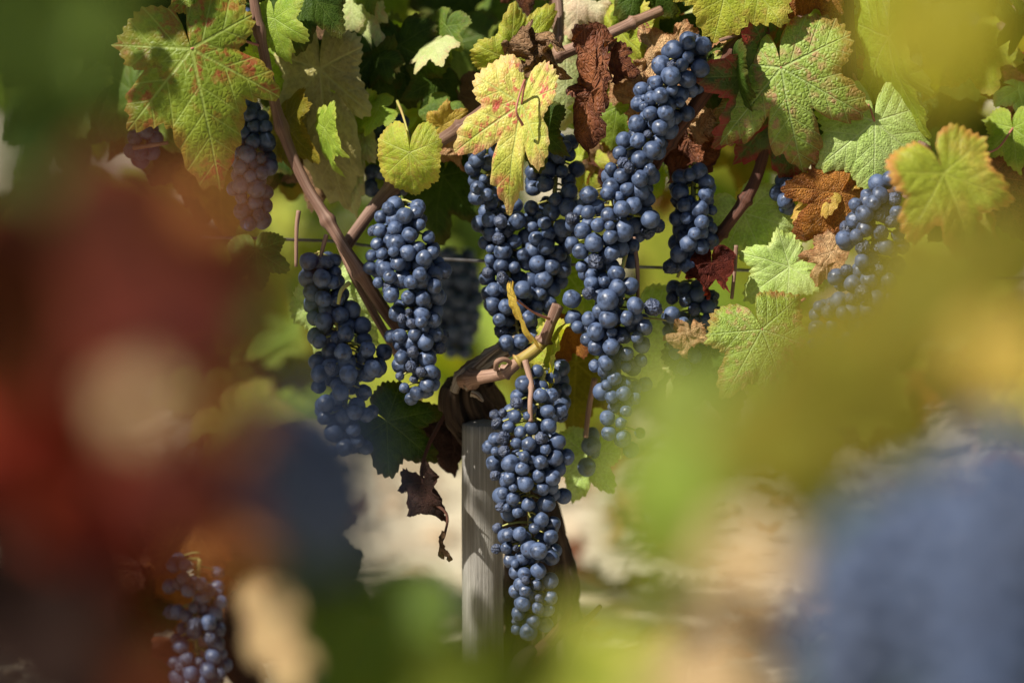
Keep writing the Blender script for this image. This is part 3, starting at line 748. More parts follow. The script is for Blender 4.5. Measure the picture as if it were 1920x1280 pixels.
vine_part('cane', [P(1438, 270, -2), P(1420, 330, -2), P(1397, 375, -1.5), P(1365, 420, -1.5), P(1335, 458, -2)], [0.0042, 0.0050, 0.0042], M_CANE_D, n=50, seg=14, rough=0.16, nodes=(0.5, 0.85))
vine_part('cane', [P(1735, 270, 6), P(1718, 300, 6), P(1690, 335, 5), P(1670, 365, 4)], [0.0058, 0.0056, 0.0046], M_CANE, 'stubby tan spur', n=36, seg=14, rough=0.1, nodes=(0.4,))
vine_part('cane', [P(1716, 302, 6), P(1712, 335, 6.5), P(1698, 370, 6)], [0.0034, 0.003], M_CANE_P, n=16, seg=10)
vine_part('cane', [P(1960, -40, -8), P(1905, 30, -8), P(1865, 85, -8), P(1845, 125, -8)], [0.0075, 0.007], M_CANE, n=40, seg=14, rough=0.1, nodes=(0.5,))
vine_part('cane', [P(1588, -30, -4), P(1592, 100, -4), P(1600, 250, -4), P(1592, 360, -5)], [0.0055, 0.0058, 0.0055], M_CANE_D, n=50, seg=14, rough=0.08, nodes=(0.7,))
vine_part('cane', [P(1508, -20, -6), P(1503, 40, -5), P(1490, 90, -5), P(1475, 130, -4)], [0.0042, 0.0046], M_CANE, n=30, seg=12, rough=0.1, nodes=(0.6,))
vine_part('cane', [P(1045, -20, -6), P(1046, 70, -5), P(1024, 160, -5)], [0.0045, 0.0042], M_CANE, n=30, seg=12, rough=0.1, nodes=(0.5,))
vine_part('cane', [P(638, 456, -3), P(665, 520, -3), P(700, 585, -4), P(745, 665, -4)], [0.0036, 0.0032], M_CANE_P, n=30, seg=10, rough=0.08)
vine_part('cane', [P(1098, 820, -5), P(1105, 760, -5), P(1115, 710, -4)], [0.0020, 0.0024], M_CANE_P, n=20, seg=8)
vine_part('cane', [P(990, 1240, -5), P(1045, 1190, -4), P(1095, 1165, -3), P(1126, 1135, -2)], [0.007, 0.0045, 0.003, 0.0016], M_CANE_D, 'thin bare twig low on the trunk', n=36, seg=10, rough=0.25)
vine_part('cane', [P(1030, 1200, -4), P(1060, 1160, -3), P(1070, 1135, -3)], [0.005, 0.002], M_CANE_D, n=20, seg=8, rough=0.25)
vine_part('cane', [P(950, 1290, -4), P(975, 1240, -3.5), P(1000, 1215, -3)], [0.006, 0.008, 0.004], M_BARK, 'peeling bark strip', n=30, seg=10, rough=0.4)
for pts in ([(612,440,0),(604,470,0),(601,482,0)], [(655,530,0.5),(640,545,1),(634,570,1)], [(1412,52,0.8),(1375,68,2),(1350,76,2.5)], [(1508,20,-3),(1525,65,-2),(1560,75,-2),(1575,85,-2)],
            [(1175,470,2),(1168,500,3),(1160,540,3)], [(1188,445,1.5),(1195,500,2),(1196,560,1)], [(560,395,-1),(556,430,-1),(555,500,-1)],
            [(250,278,-5),(290,272,-4),(315,268,-4)], [(1380,460,-1),(1378,500,-1),(1372,560,-1)]):
    vine_part('tendril', [P(*p) for p in pts], [0.0019, 0.0014], M_STALK if pts[0][0] % 2 else M_CANE_P, n=18, seg=8)
vine_part('tendril', [P(838, 770, -5), P(806, 830, -4), P(790, 880, -3), P(794, 905, -2.5)], [0.0018, 0.0012], M_CANE_D, n=24, seg=8, rough=0.2)
vine_part('tendril', [P(812, 940, -2.5), P(838, 965, -1.5), P(834, 1000, -0.5), P(828, 1016, 0)], [0.0013, 0.0008], M_CANE_D, n=24, seg=8, rough=0.2)
def coil(x, y, d, r, turns, seed):
    rng = random.Random(seed); pts = []
    for k in range(14*turns):
        a = k*0.45; pts.append(P(x+r*math.cos(a)*(1+0.3*math.sin(a*1.7+seed)), y+r*0.8*math.sin(a*1.15), d+0.8*math.sin(a*0.6)+k*0.04))
    return pts
vine_part('tendril', coil(1106, 98, -0.5, 14, 1, 2), [0.0009, 0.0007], M_CANE_D, n=70, seg=6)
vine_part('tendril', [P(1425,50,1), P(1432,58,1.5), P(1442,63,1.5), P(1440,52,1.6)], [0.0008], M_CANE_D, n=20, seg=6)

thing_tube('trellis_wire', [P(-700, 425, -9), P(500, 448, -9), P(700, 462, -9), P(960, 492, -9), P(2600, 540, -9)], [0.0013], M_WIRE, 'thin dull steel trellis wire strung behind the bunches', 'wire', n=60, seg=8)

# ------------------------------------------------------------------ leaves in focus
leaf(358, 92, 418, 352, 4, 'green_red', 'large green leaf with red spots beside the purplish cane', pitch=4, roll=-8, cup=0.12, sin_a=0.6, sin_b=0.46, wave=0.07, lat=0.75, stalk=[(420,70,2),(485,85,1)], seed=2)
leaf(385, -40, 395, 70, 1, 'green_red', 'green leaf cut by the picture edge above the red spotted leaf', pitch=15, seed=3, size=100)
leaf(978, 195, 942, 400, 3, 'yellow_pink', 'yellow leaf with pink blotches in front of the shaded bunch', pitch=4, roll=12, sin_a=0.44, sin_b=0.5, cup=0.10, wave=0.07, lat=0.88, wid=0.82, asym=0.62, fold=0.16, bend=0.35, edge=0.08, stalk=[(984,150,4.5),(968,205,5.5),(980,235,4.6)], seed=4)
leaf(1002, 228, 1000, 330, 0.8, 'dark_green', 'dark leaf added behind the tip of the yellow pink leaf to shade the bunch', pitch=8, roll=20, seed=73, size=100, wid=0.85)  # leaf added between leaf and bunch to keep the bunch in shade
leaf(768, 286, 764, 382, 2.5, 'yellow_green', 'small round yellow green leaf above the well lit bunch', pitch=-8, roll=14, round_=0.62, sin_a=0.82, sin_b=0.7, cup=0.28, wid=0.92, asym=0.85, tooth=0.055, bend=0.5, seed=5, stalk=[(766,255,1.5),(755,215,-1),(745,190,-4)], stalk_mat=M_STALK)
leaf(955, 110, 1048, 18, -3, 'yellow_green', 'yellow green leaf pointing up behind the crumpled brown leaf', pitch=10, roll=20, seed=6, wid=0.7)
leaf(1005, 96, 1010, 160, 1.5, 'dry_taupe', 'dead taupe leaf crumpled into a ball', pitch=-10, crumple=0.75, curl=2.4, bend=1.6, seed=7, size=95)
leaf(1118, 120, 1098, 285, 1, 'dry_brown', 'dry rust brown leaf hanging limp with torn edges', pitch=8, roll=25, crumple=0.38, curl=1.7, fold=0.3, wid=0.45, lat=0.75, seed=8)
leaf(1150, 110, 1165, 200, 0, 'dry_brown', 'curled brown leaf rolled up beside the pale dry one', pitch=5, roll=-40, crumple=0.4, curl=2.2, seed=9, size=62)
leaf(1270, 115, 1160, 140, -3, 'dry_tan', 'dry tan leaf behind the top of the slanting bunch', pitch=15, roll=10, crumple=0.3, wave=0.12, seed=10, size=110)
leaf(1225, 170, 1170, 270, -2.5, 'dry_tan', 'pale dry leaf behind the middle of the slanting bunch', pitch=10, roll=-10, crumple=0.3, seed=11, size=90)
leaf(1325, 195, 1285, 310, -2, 'dry_tan', 'papery cream leaf crumpled between cane and green leaf', pitch=10, roll=15, crumple=0.35, seed=12, size=90)
leaf(1290, 265, 1235, 410, -3.5, 'dry_brown', 'brown withered leaf between two small bunches', pitch=8, crumple=0.4, curl=1.4, seed=13, size=105)
leaf(1430, 100, 1530, 60, -5, 'dry_orange', 'amber backlit leaf behind the two canes', pitch=10, roll=-10, crumple=0.08, seed=14, size=115)
leaf(1465, 128, 1500, 325, 2.5, 'green_rosy', 'big bright leaf with rosy flecks and a shadow across its tip', pitch=6, roll=8, sin_a=0.46, sin_b=0.52, cup=0.10, fold=-0.10, wave=0.06, seed=15, lat=0.98, size=205, stalk=[(1450,90,1),(1440,40,-1)])
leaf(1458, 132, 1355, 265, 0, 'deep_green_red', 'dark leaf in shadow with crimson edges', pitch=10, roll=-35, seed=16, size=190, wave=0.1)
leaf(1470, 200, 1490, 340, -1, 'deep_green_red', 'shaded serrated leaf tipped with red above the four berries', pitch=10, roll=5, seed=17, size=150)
leaf(1375, 130, 1395, 240, 1.0, 'dark_green', 'dark green folded leaf next to the brown cane', pitch=5, roll=55, fold=0.5, seed=18, size=110)
leaf(1378, -70, 1335, 78, 3, 'yellow_green', 'yellow green leaf hanging from the top over the slanting bunch', pitch=12, roll=6, cup=0.15, seed=19, round_=0.4, wid=1.1)
leaf(1428, 618, 1480, 745, 3, 'green_rosy', 'green leaf with rust flecks standing half veiled near the dry leaves', pitch=5, roll=-12, cup=0.12, sin_a=0.6, seed=20, size=150, stalk=[(1450,600,2),(1510,560,-1)])
leaf(1480, 500, 1395, 560, -1, 'pale_lime', 'pale lime leaf crossed by leaf shadows', pitch=8, roll=5, cup=0.05, seed=21, size=105, sin_a=0.7)
leaf(1395, 400, 1430, 480, -3.5, 'pale_lime', 'pale leaf mostly in shadow behind the dark cane', pitch=8, roll=10, seed=22, size=110)
leaf(1580, 360, 1480, 470, 0, 'dry_orange', 'dry orange brown leaf with a pink curled corner', pitch=12, roll=-14, crumple=0.14, wave=0.1, seed=23, size=125)
leaf(1560, 330, 1505, 395, -1, 'yellow', 'yellowing narrow leaf above the dry orange leaf', pitch=20, roll=30, seed=24, size=110, wid=0.7)
leaf(1560, 470, 1510, 560, 0.5, 'dry_tan', 'tan curled dry leaf below the dry orange leaf', pitch=12, roll=25, crumple=0.3, curl=1.2, seed=25, size=70)
leaf(1640, 228, 1640, 372, 0.5, 'pale_lime', 'pale leaf seen from below with straight clear veins', pitch=4, roll=-6, cup=0.06, round_=0.35, wave=0.03, seed=26, wid=1.0, size=150, stalk=[(1630,200,0.5),(1600,140,-2.5)])
leaf(1768, 325, 1825, 480, 21, 'orange_green', 'tall softly blurred yellow green leaf with orange serrated edge', pitch=6, roll=-18, seed=27, size=165, cup=0.05)
leaf(1825, 430, 1840, 520, 17, 'orange_green', 'softly blurred lower leaf flushed orange along one side', pitch=5, seed=28, size=85, wid=0.8)
leaf(1665, 70, 1690, 270, 1, 'lime', 'narrow edge on leaf with saw teeth beside the pale leaf', pitch=0, roll=68, fold=0.2, seed=29, size=205)
leaf(1335, 495, 1315, 580, 0.5, 'dry_red', 'dark red withered leaf curled over shaded berries', pitch=10, roll=10, crumple=0.35, curl=1.5, seed=30, size=70)
leaf(966, 560, 984, 668, 4.5, 'yellow', 'thin yellow leaf folded to a strip on the spur', pitch=0, roll=76, fold=0.15, seed=31, size=118, sin_a=0.85, sin_b=0.75, lat=0.6, wid=0.7, stalk=[(1000,585,3),(1030,598,1.5)], tooth=0.03)
leaf(725, 790, 815, 860, -3.5, 'dark_green', 'dark green serrated leaf in shade beside the post', pitch=5, roll=-10, seed=32, size=120)
leaf(795, 905, 850, 1010, -2.5, 'dry_black', 'blackish dried leaf hanging in shreds by the post', pitch=8, roll=40, crumple=0.3, curl=1.6, seed=33, size=80)
leaf(845, 800, 850, 920, -9, 'dry_black', 'dark withered leaf added as backing for the shade between the serrated leaf and the post', pitch=8, crumple=0.2, seed=71, size=95)  # dark leaf standing in for the deep shade beside the post
leaf(828, 1015, 826, 1085, 0, 'dry_taupe', 'wisp of dead leaf dangling over the bright soil', pitch=0, roll=60, crumple=0.4, wid=0.5, seed=34, size=48)
leaf(600, 130, 620, 400, -4, 'pale_painted_shade', 'broad pale leaf, its shade and lit rim put into the colour, behind the cane', pitch=4, roll=14, seed=35, size=270, cup=0.12, lat=0.6, wid=0.8)
leaf(655, 30, 690, 270, -9, 'pale', 'pale lit leaf behind the broad shaded leaf', pitch=8, roll=45, seed=36, size=200, wid=0.6)
leaf(660, 220, 650, 430, -8, 'pale', 'pale green leaf with long shadow stripes', pitch=10, roll=30, seed=37, size=190, wid=0.6, lat=0.7)
leaf(660, -20, 660, 90, -8, 'pale', 'whitish leaf with a small dark shadow at the top edge', pitch=15, roll=25, seed=38, size=95)
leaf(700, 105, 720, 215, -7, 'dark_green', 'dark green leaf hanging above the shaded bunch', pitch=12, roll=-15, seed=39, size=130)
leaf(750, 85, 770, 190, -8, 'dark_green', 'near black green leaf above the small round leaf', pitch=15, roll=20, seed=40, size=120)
leaf(515, 35, 530, 110, 1, 'lime', 'small bright green leaf where the cane meets a petiole', pitch=10, roll=30, seed=41, size=90)
leaf(575, -20, 560, 60, -1, 'dark_green', 'deep green leaf at the top edge by the cane', pitch=15, roll=10, seed=42, size=120)
leaf(525, 110, 535, 190, -5, 'lime', 'bright lime leaf tip lit from behind by the cane', pitch=10, roll=-10, seed=43, size=95)
leaf(610, 240, 622, 340, 0, 'lime', 'thin curled lime leaf hanging in front of the broad shaded leaf', pitch=5, roll=70, seed=44, size=100)
leaf(535, 230, 540, 340, -4, 'olive', 'yellowish olive leaf strip behind the cane', pitch=5, roll=60, seed=45, size=130)
leaf(830, 235, 862, 215, -3, 'yellow', 'small yellow leaf behind the reddish cane', pitch=15, roll=20, seed=46, size=55)
leaf(850, 265, 862, 310, -4, 'dry_tan', 'small dry tan leaf lit under the reddish cane', crumple=0.3, pitch=10, seed=47, size=60)
leaf(1085, -10, 1075, 100, -8, 'pale_pink', 'whitish pink leaf high behind the pinkish cane', pitch=10, roll=10, seed=48, size=100)
leaf(1060, 90, 1062, 250, -9, 'pale', 'pale green leaf behind the crumpled ball', pitch=10, roll=-15, seed=49, size=150)
leaf(1165, 60, 1180, 130, -6, 'yellow_green', 'bright yellow green leaf strip behind the dry brown leaves', pitch=10, roll=60, seed=50, size=130)
leaf(1100, 850, 1075, 930, -8, 'pale_lime', 'pale lit leaf low behind the long bunch', pitch=10, roll=10, seed=51, size=95)
leaf(1080, 680, 1075, 790, -12, 'olive', 'shaded olive leaf flushed pink behind the spur', pitch=10, seed=52, size=140)
leaf(1065, 620, 1050, 690, -5, 'dry_orange', 'small orange yellow leaf glowing behind the cut stub', pitch=10, roll=20, seed=53, size=70)
leaf(1040, 640, 1008, 715, 0, 'yellow_green', 'rolled yellow leaf with wavy pale edge under the stub', pitch=0, roll=66, curl=1.5, wave=0.12, seed=54, size=95)
leaf(1330, 660, 1370, 770, -3, 'dark_green', 'dark shaded leaf below the rust flecked one', pitch=10, roll=15, seed=55, size=140)
leaf(1300, 690, 1310, 760, -6, 'pale', 'pale leaf scrap between shaded leaves', pitch=8, seed=56, size=80)
leaf(1290, 620, 1285, 665, 2, 'dry_tan', 'scrap of tan dry leaf by the veiled berries', crumple=0.4, pitch=5, seed=57, size=50)
leaf(1900, 240, 1905, 300, -4, 'lime', 'bright leaf at the picture edge near the reddish petiole', pitch=8, roll=30, seed=58, size=90, stalk=[(1860,284,-3),(1780,283,-3)])
leaf(1930, 150, 1895, 220, -7, 'dry_red', 'dull brown leaf at the picture edge', pitch=8, seed=59, size=100)
leaf(1860, 330, 1910, 420, -5, 'dry_brown', 'brownish shaded leaf behind the blurred orange leaf', pitch=8, seed=60, size=140)
leaf(1560, 20, 1640, 90, -9, 'olive', 'olive leaf high behind the dark upright cane', pitch=10, seed=61, size=150)
leaf(1270, 30, 1190, 60, -8, 'dark_green', 'dark green leaf behind the pinkish cane', pitch=12, seed=62, size=140)
leaf(1200, -60, 1180, 30, -4, 'dark_green', 'shaded leaf crossing the top edge over the pinkish cane', pitch=15, seed=63, size=120)
leaf(985, -40, 985, 30, -8, 'dry_brown', 'brown backlit leaf at the top edge beside the whitish pink one', pitch=10, roll=20, seed=64, size=70)
leaf(1545, -50, 1480, 30, -2, 'dry_orange', 'orange edged leaf at the top edge by the upright cane', pitch=15, seed=65, size=110)
leaf(1200, 600, 1215, 690, -9, 'pale_lime', 'pale leaf behind the broad bunch', pitch=10, seed=66, size=130)
leaf(1060, 510, 1040, 600, -9, 'lime', 'green leaf glimpsed between shaded and broad bunch', pitch=10, seed=67, size=130)
leaf(830, 330, 815, 430, -12, 'dark_green', 'dark leaf in shade beside the small round leaf', pitch=10, roll=30, seed=68, size=130)
leaf(615, 560, 690, 640, -6, 'pale_lime', 'pale yellow green leaf behind the pinkish thin cane', pitch=10, roll=20, seed=69, size=130)
leaf(1590, 600, 1560, 670, 5, 'dry_orange', 'tan orange leaf under the olive veiled bunch', pitch=8, crumple=0.2, seed=70, size=75)

# canopy behind the leaves in focus: shaded leaves, no two quite alike but nothing to tell them apart by
rng = random.Random(77)
def filler(n, x0, x1, y0, y1, d0, d1, mats, label, group, smin=120, smax=190):
    for i in range(n):
        x = rng.uniform(x0, x1); y = rng.uniform(y0, y1); a = rng.gauss(math.pi/2, 0.7)
        leaf(x, y, x+100*math.cos(a), y+100*math.sin(a), rng.uniform(d0, d1), rng.choice(mats), label, pitch=rng.uniform(-10, 50), roll=rng.uniform(-50, 50),
             group=group, size=rng.uniform(smin, smax), seed=1000+i*7+int(x0), nseg=120, nring=8)
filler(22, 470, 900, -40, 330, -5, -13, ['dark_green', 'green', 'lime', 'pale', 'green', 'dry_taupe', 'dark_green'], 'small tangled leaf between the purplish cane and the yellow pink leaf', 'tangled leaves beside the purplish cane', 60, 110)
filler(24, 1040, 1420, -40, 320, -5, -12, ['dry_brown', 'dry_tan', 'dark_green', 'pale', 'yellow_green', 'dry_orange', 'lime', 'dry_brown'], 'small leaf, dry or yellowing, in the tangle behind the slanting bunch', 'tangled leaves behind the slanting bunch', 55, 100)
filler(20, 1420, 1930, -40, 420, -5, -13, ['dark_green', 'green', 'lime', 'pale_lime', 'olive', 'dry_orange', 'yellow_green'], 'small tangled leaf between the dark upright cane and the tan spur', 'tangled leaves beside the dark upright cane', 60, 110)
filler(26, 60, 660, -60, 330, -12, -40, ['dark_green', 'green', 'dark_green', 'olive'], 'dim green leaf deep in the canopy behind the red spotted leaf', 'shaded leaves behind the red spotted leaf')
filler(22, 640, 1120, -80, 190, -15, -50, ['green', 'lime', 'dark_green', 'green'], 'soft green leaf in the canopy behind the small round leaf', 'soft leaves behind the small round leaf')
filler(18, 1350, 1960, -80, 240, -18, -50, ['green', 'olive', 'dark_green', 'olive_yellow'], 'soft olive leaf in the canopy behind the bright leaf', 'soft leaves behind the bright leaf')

# ------------------------------------------------------------------ the near row (strongly out of focus)
GN = 'blurred leaves of the near row'
def near(*a, **k):
    k.setdefault('nseg', 120); k.setdefault('nring', 10)
    return leaf(*a, group=GN, **k)
def nc(cx, cy, rad, d, mat, label, ang=90, **k):
    """a near leaf by the middle and half size of what it covers"""
    L = rad*1.62; a = R(ang); jx = cx-0.2*L*math.cos(a); jy = cy-0.2*L*math.sin(a)
    return near(jx, jy, jx+L*math.cos(a), jy+L*math.sin(a), d, mat, label, size=L, **k)
nc(50, 70, 170, 235, 'green', 'blurred dark green leaf high in the near row', 100, pitch=20, seed=201)
nc(140, 545, 245, 240, 'rust', 'large blurred rust brown leaf of the near row', 70, pitch=12, roll=10, seed=202)
nc(430, 590, 120, 216, 'rust', 'blurred brown leaf touching the half veiled bunch', 80, pitch=15, roll=-10, seed=203)
nc(330, 480, 120, 228, 'rust', 'blurred dark brown leaf under the tan spot', 60, pitch=18, seed=230)
nc(480, 610, 70, 222, 'dark_green', 'blurred dark green leaf before the half veiled bunch', 90, pitch=15, seed=220)
nc(400, 385, 42, 246, 'amber', 'small blurred tan leaf under the red spotted leaf', 90, pitch=5, seed=221)
nc(40, 815, 140, 236, 'crimson', 'big blurred crimson leaf of the near row', 80, pitch=12, seed=204)
nc(190, 1000, 120, 232, 'crimson', 'blurred deep red leaf under the crimson one', 60, pitch=15, seed=222)
nc(420, 1010, 70, 222, 'amber', 'blurred amber leaf before the dusty bunch', 80, pitch=15, seed=236)
nc(300, 1290, 80, 226, 'rust', 'blurred brown leaf before the foot of the dusty bunch', 80, pitch=25, seed=237)
nc(560, 1060, 90, 190, 'dark_green', 'blurred dark green leaf between peach leaf and slate bunch', 80, pitch=20, seed=238)
nc(265, 760, 58, 246, 'peach', 'blurred salmon leaf lit by sun against the crimson one', 70, pitch=0, roll=-10, seed=205)
nc(440, 785, 50, 244, 'amber', 'small blurred amber leaf beside the slate blue bunch', 95, pitch=5, seed=206)
nc(390, 930, 110, 228, 'rust', 'blurred brown leaf in shade over the dusty bunch', 95, pitch=25, seed=223)
nc(330, 870, 120, 240, 'dry_red', 'blurred deep brown leaf under the amber one', 95, pitch=25, seed=231)
nc(190, 1110, 120, 232, 'rust', 'blurred orange brown leaf beside the dusty bunch', 70, pitch=15, seed=207)
nc(90, 330, 130, 238, 'dark_green', 'blurred near black leaf under the high dark green one', 80, pitch=25, seed=227)
nc(300, 620, 150, 245, 'dry_red', 'blurred deep brown leaf at the middle of the near row', 90, pitch=25, seed=228)
nc(40, 1190, 140, 236, 'dry_black', 'blurred grey brown leaf in the low corner', 80, pitch=20, seed=208)
nc(510, 1190, 140, 125, 'peach', 'blurred peach coloured leaf standing upright near the bottom', 88, pitch=5, roll=50, seed=209, lat=0.8)
nc(720, 1220, 150, 165, 'green', 'blurred deep green leaf at the bottom', 75, pitch=18, roll=-5, seed=210)
nc(640, 1080, 80, 224, 'dark_green', 'small blurred green leaf under the slate blue bunch', 75, pitch=18, seed=224)
nc(1120, 1290, 140, 205, 'yellow_green', 'blurred yellow green leaf rising from the bottom edge', -110, pitch=8, seed=211)
nc(910, 1300, 130, 205, 'olive_green', 'blurred olive green leaf rising beside the post foot', -80, pitch=8, seed=234)
nc(1330, 1310, 110, 224, 'peach', 'blurred peach leaf rising from the bottom edge', -100, pitch=8, seed=235)
nc(1340, 830, 165, 216, 'olive_green', 'blurred yellow green leaf veiling the broad bunch tail', 95, pitch=14, roll=8, seed=212)
nc(1260, 1000, 110, 214, 'olive_green', 'blurred green leaf low before the pale soil', 80, pitch=14, seed=232)
nc(1480, 860, 120, 222, 'olive', 'blurred olive leaf over the big blue bunch', 80, pitch=14, seed=233)
nc(1760, 60, 150, 228, 'olive_yellow', 'blurred mustard leaf hanging from the top edge', 95, pitch=14, roll=-12, seed=213)
nc(1760, 560, 150, 226, 'olive', 'blurred olive leaf veiling the tan spur bunch', 110, pitch=18, roll=10, seed=214)
nc(1590, 700, 140, 222, 'olive', 'blurred olive leaf between mustard and yellow green ones', 100, pitch=15, seed=215)
nc(1690, 800, 85, 222, 'olive', 'blurred olive leaf at the top of the big blue bunch', 100, pitch=15, seed=225)
nc(1890, 690, 90, 232, 'yellow', 'blurred pale yellow leaf at the side edge', 90, pitch=8, seed=216)
nc(1400, 1060, 85, 226, 'peach', 'blurred peach leaf before the pale soil', 105, pitch=14, seed=217)
nc(1250, 930, 75, 224, 'lime', 'blurred fresh green leaf over the soil', 90, pitch=12, seed=218)
nc(1880, 460, 90, 230, 'olive', 'blurred brownish olive leaf at the side edge below the orange leaf', 100, pitch=12, seed=219)
for x, y, q in ((1640,1000,150),(1800,1000,150),(1880,1180,150),(1700,1200,150),(1590,1290,110)):
    nc(x, y, q, 196, 'dark_green', 'blurred dark leaf added behind the big blue bunch to block bright soil', 90, pitch=25, roll=(x % 7)*6-18, seed=x)  # added dark backing that keeps sunlit soil from showing through the bunch
for x, y, q in ((60,1060,130),(160,1260,110),(40,900,130),(230,930,110),(60,620,150)):
    nc(x, y, q, 200, 'dry_black', 'blurred dark dead leaf added behind the red ones to block bright soil', 90, pitch=25, roll=(x % 7)*6-18, seed=x)  # added dark backing against sunlit soil showing between the red leaves
for k, (x, y) in enumerate(((190,1010),(260,960),(350,950),(440,970),(520,1010),(210,1130),(250,1230),(360,1100),(420,1180),(500,1120),(330,1290),(150,1050),(560,960),(600,1060))):
    leaf(x, y, x+(k % 3-1)*40, y+90, -31-(k*7) % 11, ('dark_green', 'dry_brown', 'dry_orange', 'dry_black', 'dark_green')[k % 5], 'low leaf added behind the dusty bunch in place of shaded soil', pitch=15+(k*5) % 20, roll=(k*37) % 60-30, size=150, group='low leaves added behind the dusty bunch in place of shaded soil', seed=800+k)  # dark leaves added to stand in for the shaded soil here
# unseen leaves added above the picture, towards the sun, to cast leaf shaped shadows
for k, (x, y, d, sz) in enumerate([(640,540,0,105),(650,600,0,120),(600,660,0,110),(690,640,0,110),(640,690,0,120),(700,640,-1,90),(385,1130,-14,110),(900,1150,-4,80),(915,960,-4,45),(720,150,-8,100),(800,90,-8,85),(1410,240,0,75),
        (1490,320,0,60),(545,300,-5,110),(150,200,-12,120),(250,120,-15,120),(1600,80,-8,100),(470,380,-3,70),(1850,150,-8,90),(780,880,-3,95)]):
    t = 0.62 if y < 700 else 0.95
    p = P(x, y, d)+SUN*t
    q = p-CAMP; z = -q.dot(CB); px = q.dot(CX)/(K*z)+960; py = 640-q.dot(CU)/(K*z)
    leaf(px, py-sz*0.3, px+(k % 5-2)*18, py+sz, (DIST-z)*100, ('green', 'lime', 'dark_green')[k % 3], 'unseen leaf added above the picture to cast shade', pitch=20, size=sz*1.1, seed=860+k, group='unseen leaves added above the picture to cast shade', nseg=120, nring=8)
# unseen leaves added above the near row to shade the brown ones
for k, (x, y, t) in enumerate([(60,90,.22),(150,400,.27),(300,500,.27),(-40,300,.25),(330,960,.40),(60,1230,.44)]):
    p = P(x, y, 234)+SUN*t
    q = p-CAMP; z = -q.dot(CB); px = q.dot(CX)/(K*z)+960; py = 640-q.dot(CU)/(K*z)
    near(px, py-90, px+20, py+150, (DIST-z)*100, 'dark_green', 'unseen leaf added above the near row to shade the brown ones', pitch=25, size=230, seed=240+k)

# ------------------------------------------------------------------ the next row behind (one soft mass)
def foliage_mass(n, place, seed, label, name='vine_foliage', weights=(5, 4, 4, 2, 1, 2), turn=0.0):
    rr = random.Random(seed)
    VV = {k: [[], [], []] for k in range(6)}
    mats = ['green', 'lime', 'dark_green', 'yellow_green', 'dry_orange', 'olive']
    base = [leaf_geo(seed=900+k, nseg=40, nring=4, teeth=9) for k in range(4)]
    for i in range(n):
        pt = place(rr)
        if pt is None: continue
        m = rr.choices(range(6), weights)[0]
        V, F, A = base[rr.randrange(4)]
        L = rr.uniform(0.05, 0.085)
        q = Matrix.Rotation(rr.uniform(-0.9, 0.9)+turn, 3, 'Z') @ Matrix.Rotation(R(90)+rr.uniform(-0.7, 0.5), 3, 'X') @ Matrix.Rotation(math.pi+rr.uniform(-0.8, 0.8), 3, 'Z')
        W = (V*L) @ np.array(q).T + np.array(pt)
        o = sum(len(v) for v in VV[m][0])
        VV[m][0].append(W); VV[m][1] += [tuple(j+o for j in f) for f in F]; VV[m][2].append(A)
    V = []; F = []; idx = []; at = {k: [] for k in ('luv', 'prim', 'ph', 'rim')}; o = 0
    for m in range(6):
        if not VV[m][0]: continue
        W = np.vstack(VV[m][0]); V.append(W); F += [tuple(j+o for j in f) for f in VV[m][1]]; idx += [m]*len(VV[m][1]); o += len(W)
        for k in at: at[k] += [a[k] for a in VV[m][2]]
    ob = mesh_obj(name, np.vstack(V), F, None, attrs={k: np.concatenate(v) for k, v in at.items()})
    for m in mats: ob.data.materials.append(LEAF[m])
    ob.data.polygons.foreach_set('material_index', idx)
    return tag(ob, label, 'foliage', kind='stuff')

def litter():
    rr = random.Random(11); geos = []
    V0, F0 = sphere_geo(9, 6); V = []; F = []; o = 0
    for i in range(1500):
        x = rr.uniform(-0.9, 0.9); y = rr.uniform(-0.1, 3.2); r = 0.004+0.016*rr.random()**3
        sc = np.array([rr.uniform(.7, 1.3), rr.uniform(.7, 1.3), rr.uniform(.4, .8)])*r
        off = rr.uniform(0, 90)
        W = np.array([np.array(v)*(1+0.35*mnoise.noise(Vector(v)*1.6+Vector((off, 0, 0)))) for v in V0])*sc + np.array((x, y, 0.004))
        V.append(W); F += [tuple(k+o for k in f) for f in F0]; o += len(W)
    tag(mesh_obj('pebbles', np.vstack(V), F, M_STONE, smooth=False), 'small clods and stones on the sandy soil', 'stones', kind='stuff')
    base = [leaf_geo(seed=950+k, nseg=40, nring=4, teeth=9, curl=1.4, crumple=0.3) for k in range(4)]
    V = []; F = []; at = {k: [] for k in ('luv', 'prim', 'ph', 'rim')}; o = 0; idx = []
    for i in range(420):
        x = rr.uniform(-1.0, 1.0); y = rr.uniform(0.0, 3.4)
        if rr.random() < 0.5: x = abs(x)
        B, G, A = base[rr.randrange(4)]
        q = Matrix.Rotation(rr.uniform(0, 6.28), 3, 'Z') @ Matrix.Rotation(rr.uniform(-.5, .5), 3, 'X')
        W = (B*rr.uniform(0.025, 0.05)) @ np.array(q).T + np.array((x, y, 0.022))
        V.append(W); F += [tuple(k+o for k in f) for f in G]; o += len(W); idx += [rr.randrange(3)]*len(G)
        for k in at: at[k].append(A[k])
    ob = mesh_obj('fallen_leaves', np.vstack(V), F, None, attrs={k: np.concatenate(v) for k, v in at.items()})
    for m in ('dry_brown', 'dry_tan', 'dry_orange'): ob.data.materials.append(LEAF[m])
    ob.data.polygons.foreach_set('material_index', idx)
    tag(ob, 'dry leaf litter scattered over the sandy soil', 'leaf litter', kind='stuff')
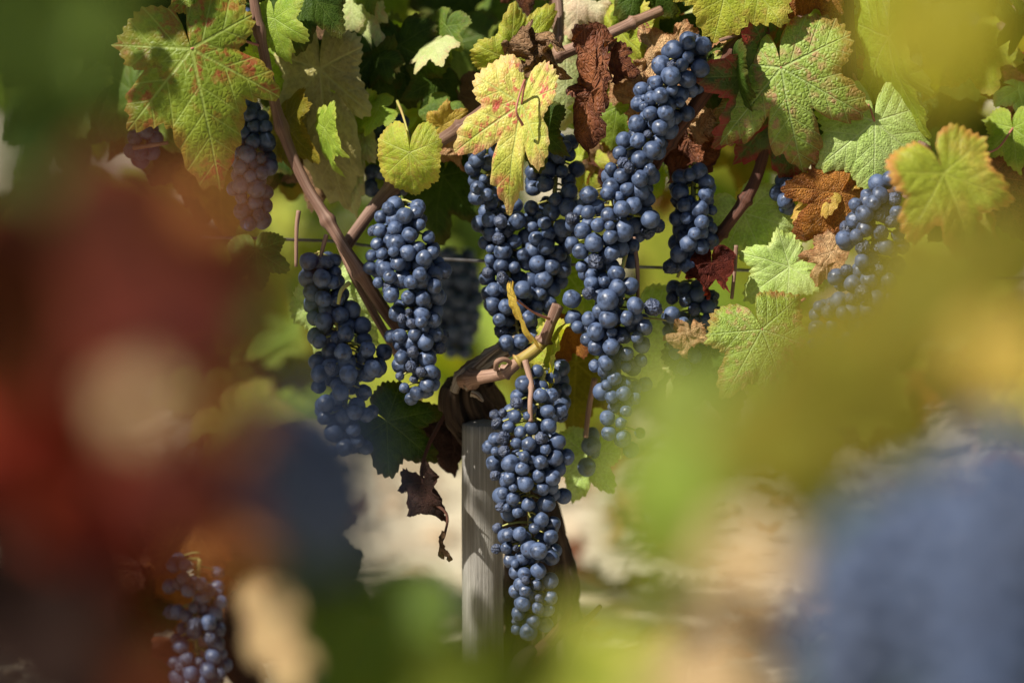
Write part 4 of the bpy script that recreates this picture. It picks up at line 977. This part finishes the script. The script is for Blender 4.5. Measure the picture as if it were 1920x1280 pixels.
M_STONE = wood_mat('clod', (176, 156, 128), (150, 128, 102), (196, 180, 154), sc=(40, 40, 40), useattr=False, rough=0.95)
litter()

def far_row():
    foliage_mass(2900, lambda r: (r.uniform(-2.6, 2.6), r.gauss(2.35, 0.22), 0.05+1.8*r.random()**1.7), 5, 'soft green foliage of the next vine row beyond the bare soil', weights=(4, 7, 2, 6, 1, 1))
    # unseen top and sides of this row, added to block sky light
    def own(r):
        x = r.uniform(-2.6, 2.6); y = r.uniform(0.10, 0.55); z = r.uniform(0.30, 1.8)
        if abs(x) < 0.52 and z < 0.80: return None
        if abs(x) >= 0.52 and r.random() < 0.3: y = r.uniform(-0.15, 0.1)
        return (x, y, z)
    foliage_mass(3400, own, 6, 'unseen leafy top and sides of the vine row, added to block sky light')
    # unseen rest of the near row, added to block sky, with the camera's gap
    def front(r):
        x = r.uniform(-2.8, 2.8); y = r.gauss(-2.35, 0.17); z = 0.06+1.8*r.random()
        if -0.62 < x < 0.33 and z > 0.50: return None
        if 0.2 < x < 0.75 and z > 1.05: return None
        for c, rad in ((P(610, 820, 230), 0.10), (P(1760, 1050, 230), 0.14), (P(265, 765, 246), 0.07), (P(440, 785, 244), 0.06), (P(60, 800, 236), 0.10)):  # openings cut along the sun's path to keep chosen near things lit
            v = np.array((x, y, z))-c; k = v.dot(SUN)
            if k > 0 and np.linalg.norm(v-SUN*k) < rad: return None
        return (x, y, z)
    foliage_mass(4600, front, 7, 'unseen dense leaves of the near vine row around the gap, added to block sky light', weights=(4, 2, 5, 1, 2, 2))
    for i, x in enumerate((-1.9, -0.75, 0.42, 1.5)):
        v, f, s = tube_geo([(x, 2.35, -0.03), (x+0.03, 2.33, 0.2), (x-0.02, 2.36, 0.45), (x+0.05, 2.35, 0.8)], [0.03, 0.025, 0.02], n=40, seg=14, rough=0.3, ridge=0.2, seed=i)
        t = mesh_obj('grapevine', v, f, M_BARK, loc=(x, 2.35, 0), attrs=dict(st=s))
        tag(t, 'dark crooked vine trunk under the soft foliage of the next row', 'vine', 'vine trunks of the next row')
far_row()
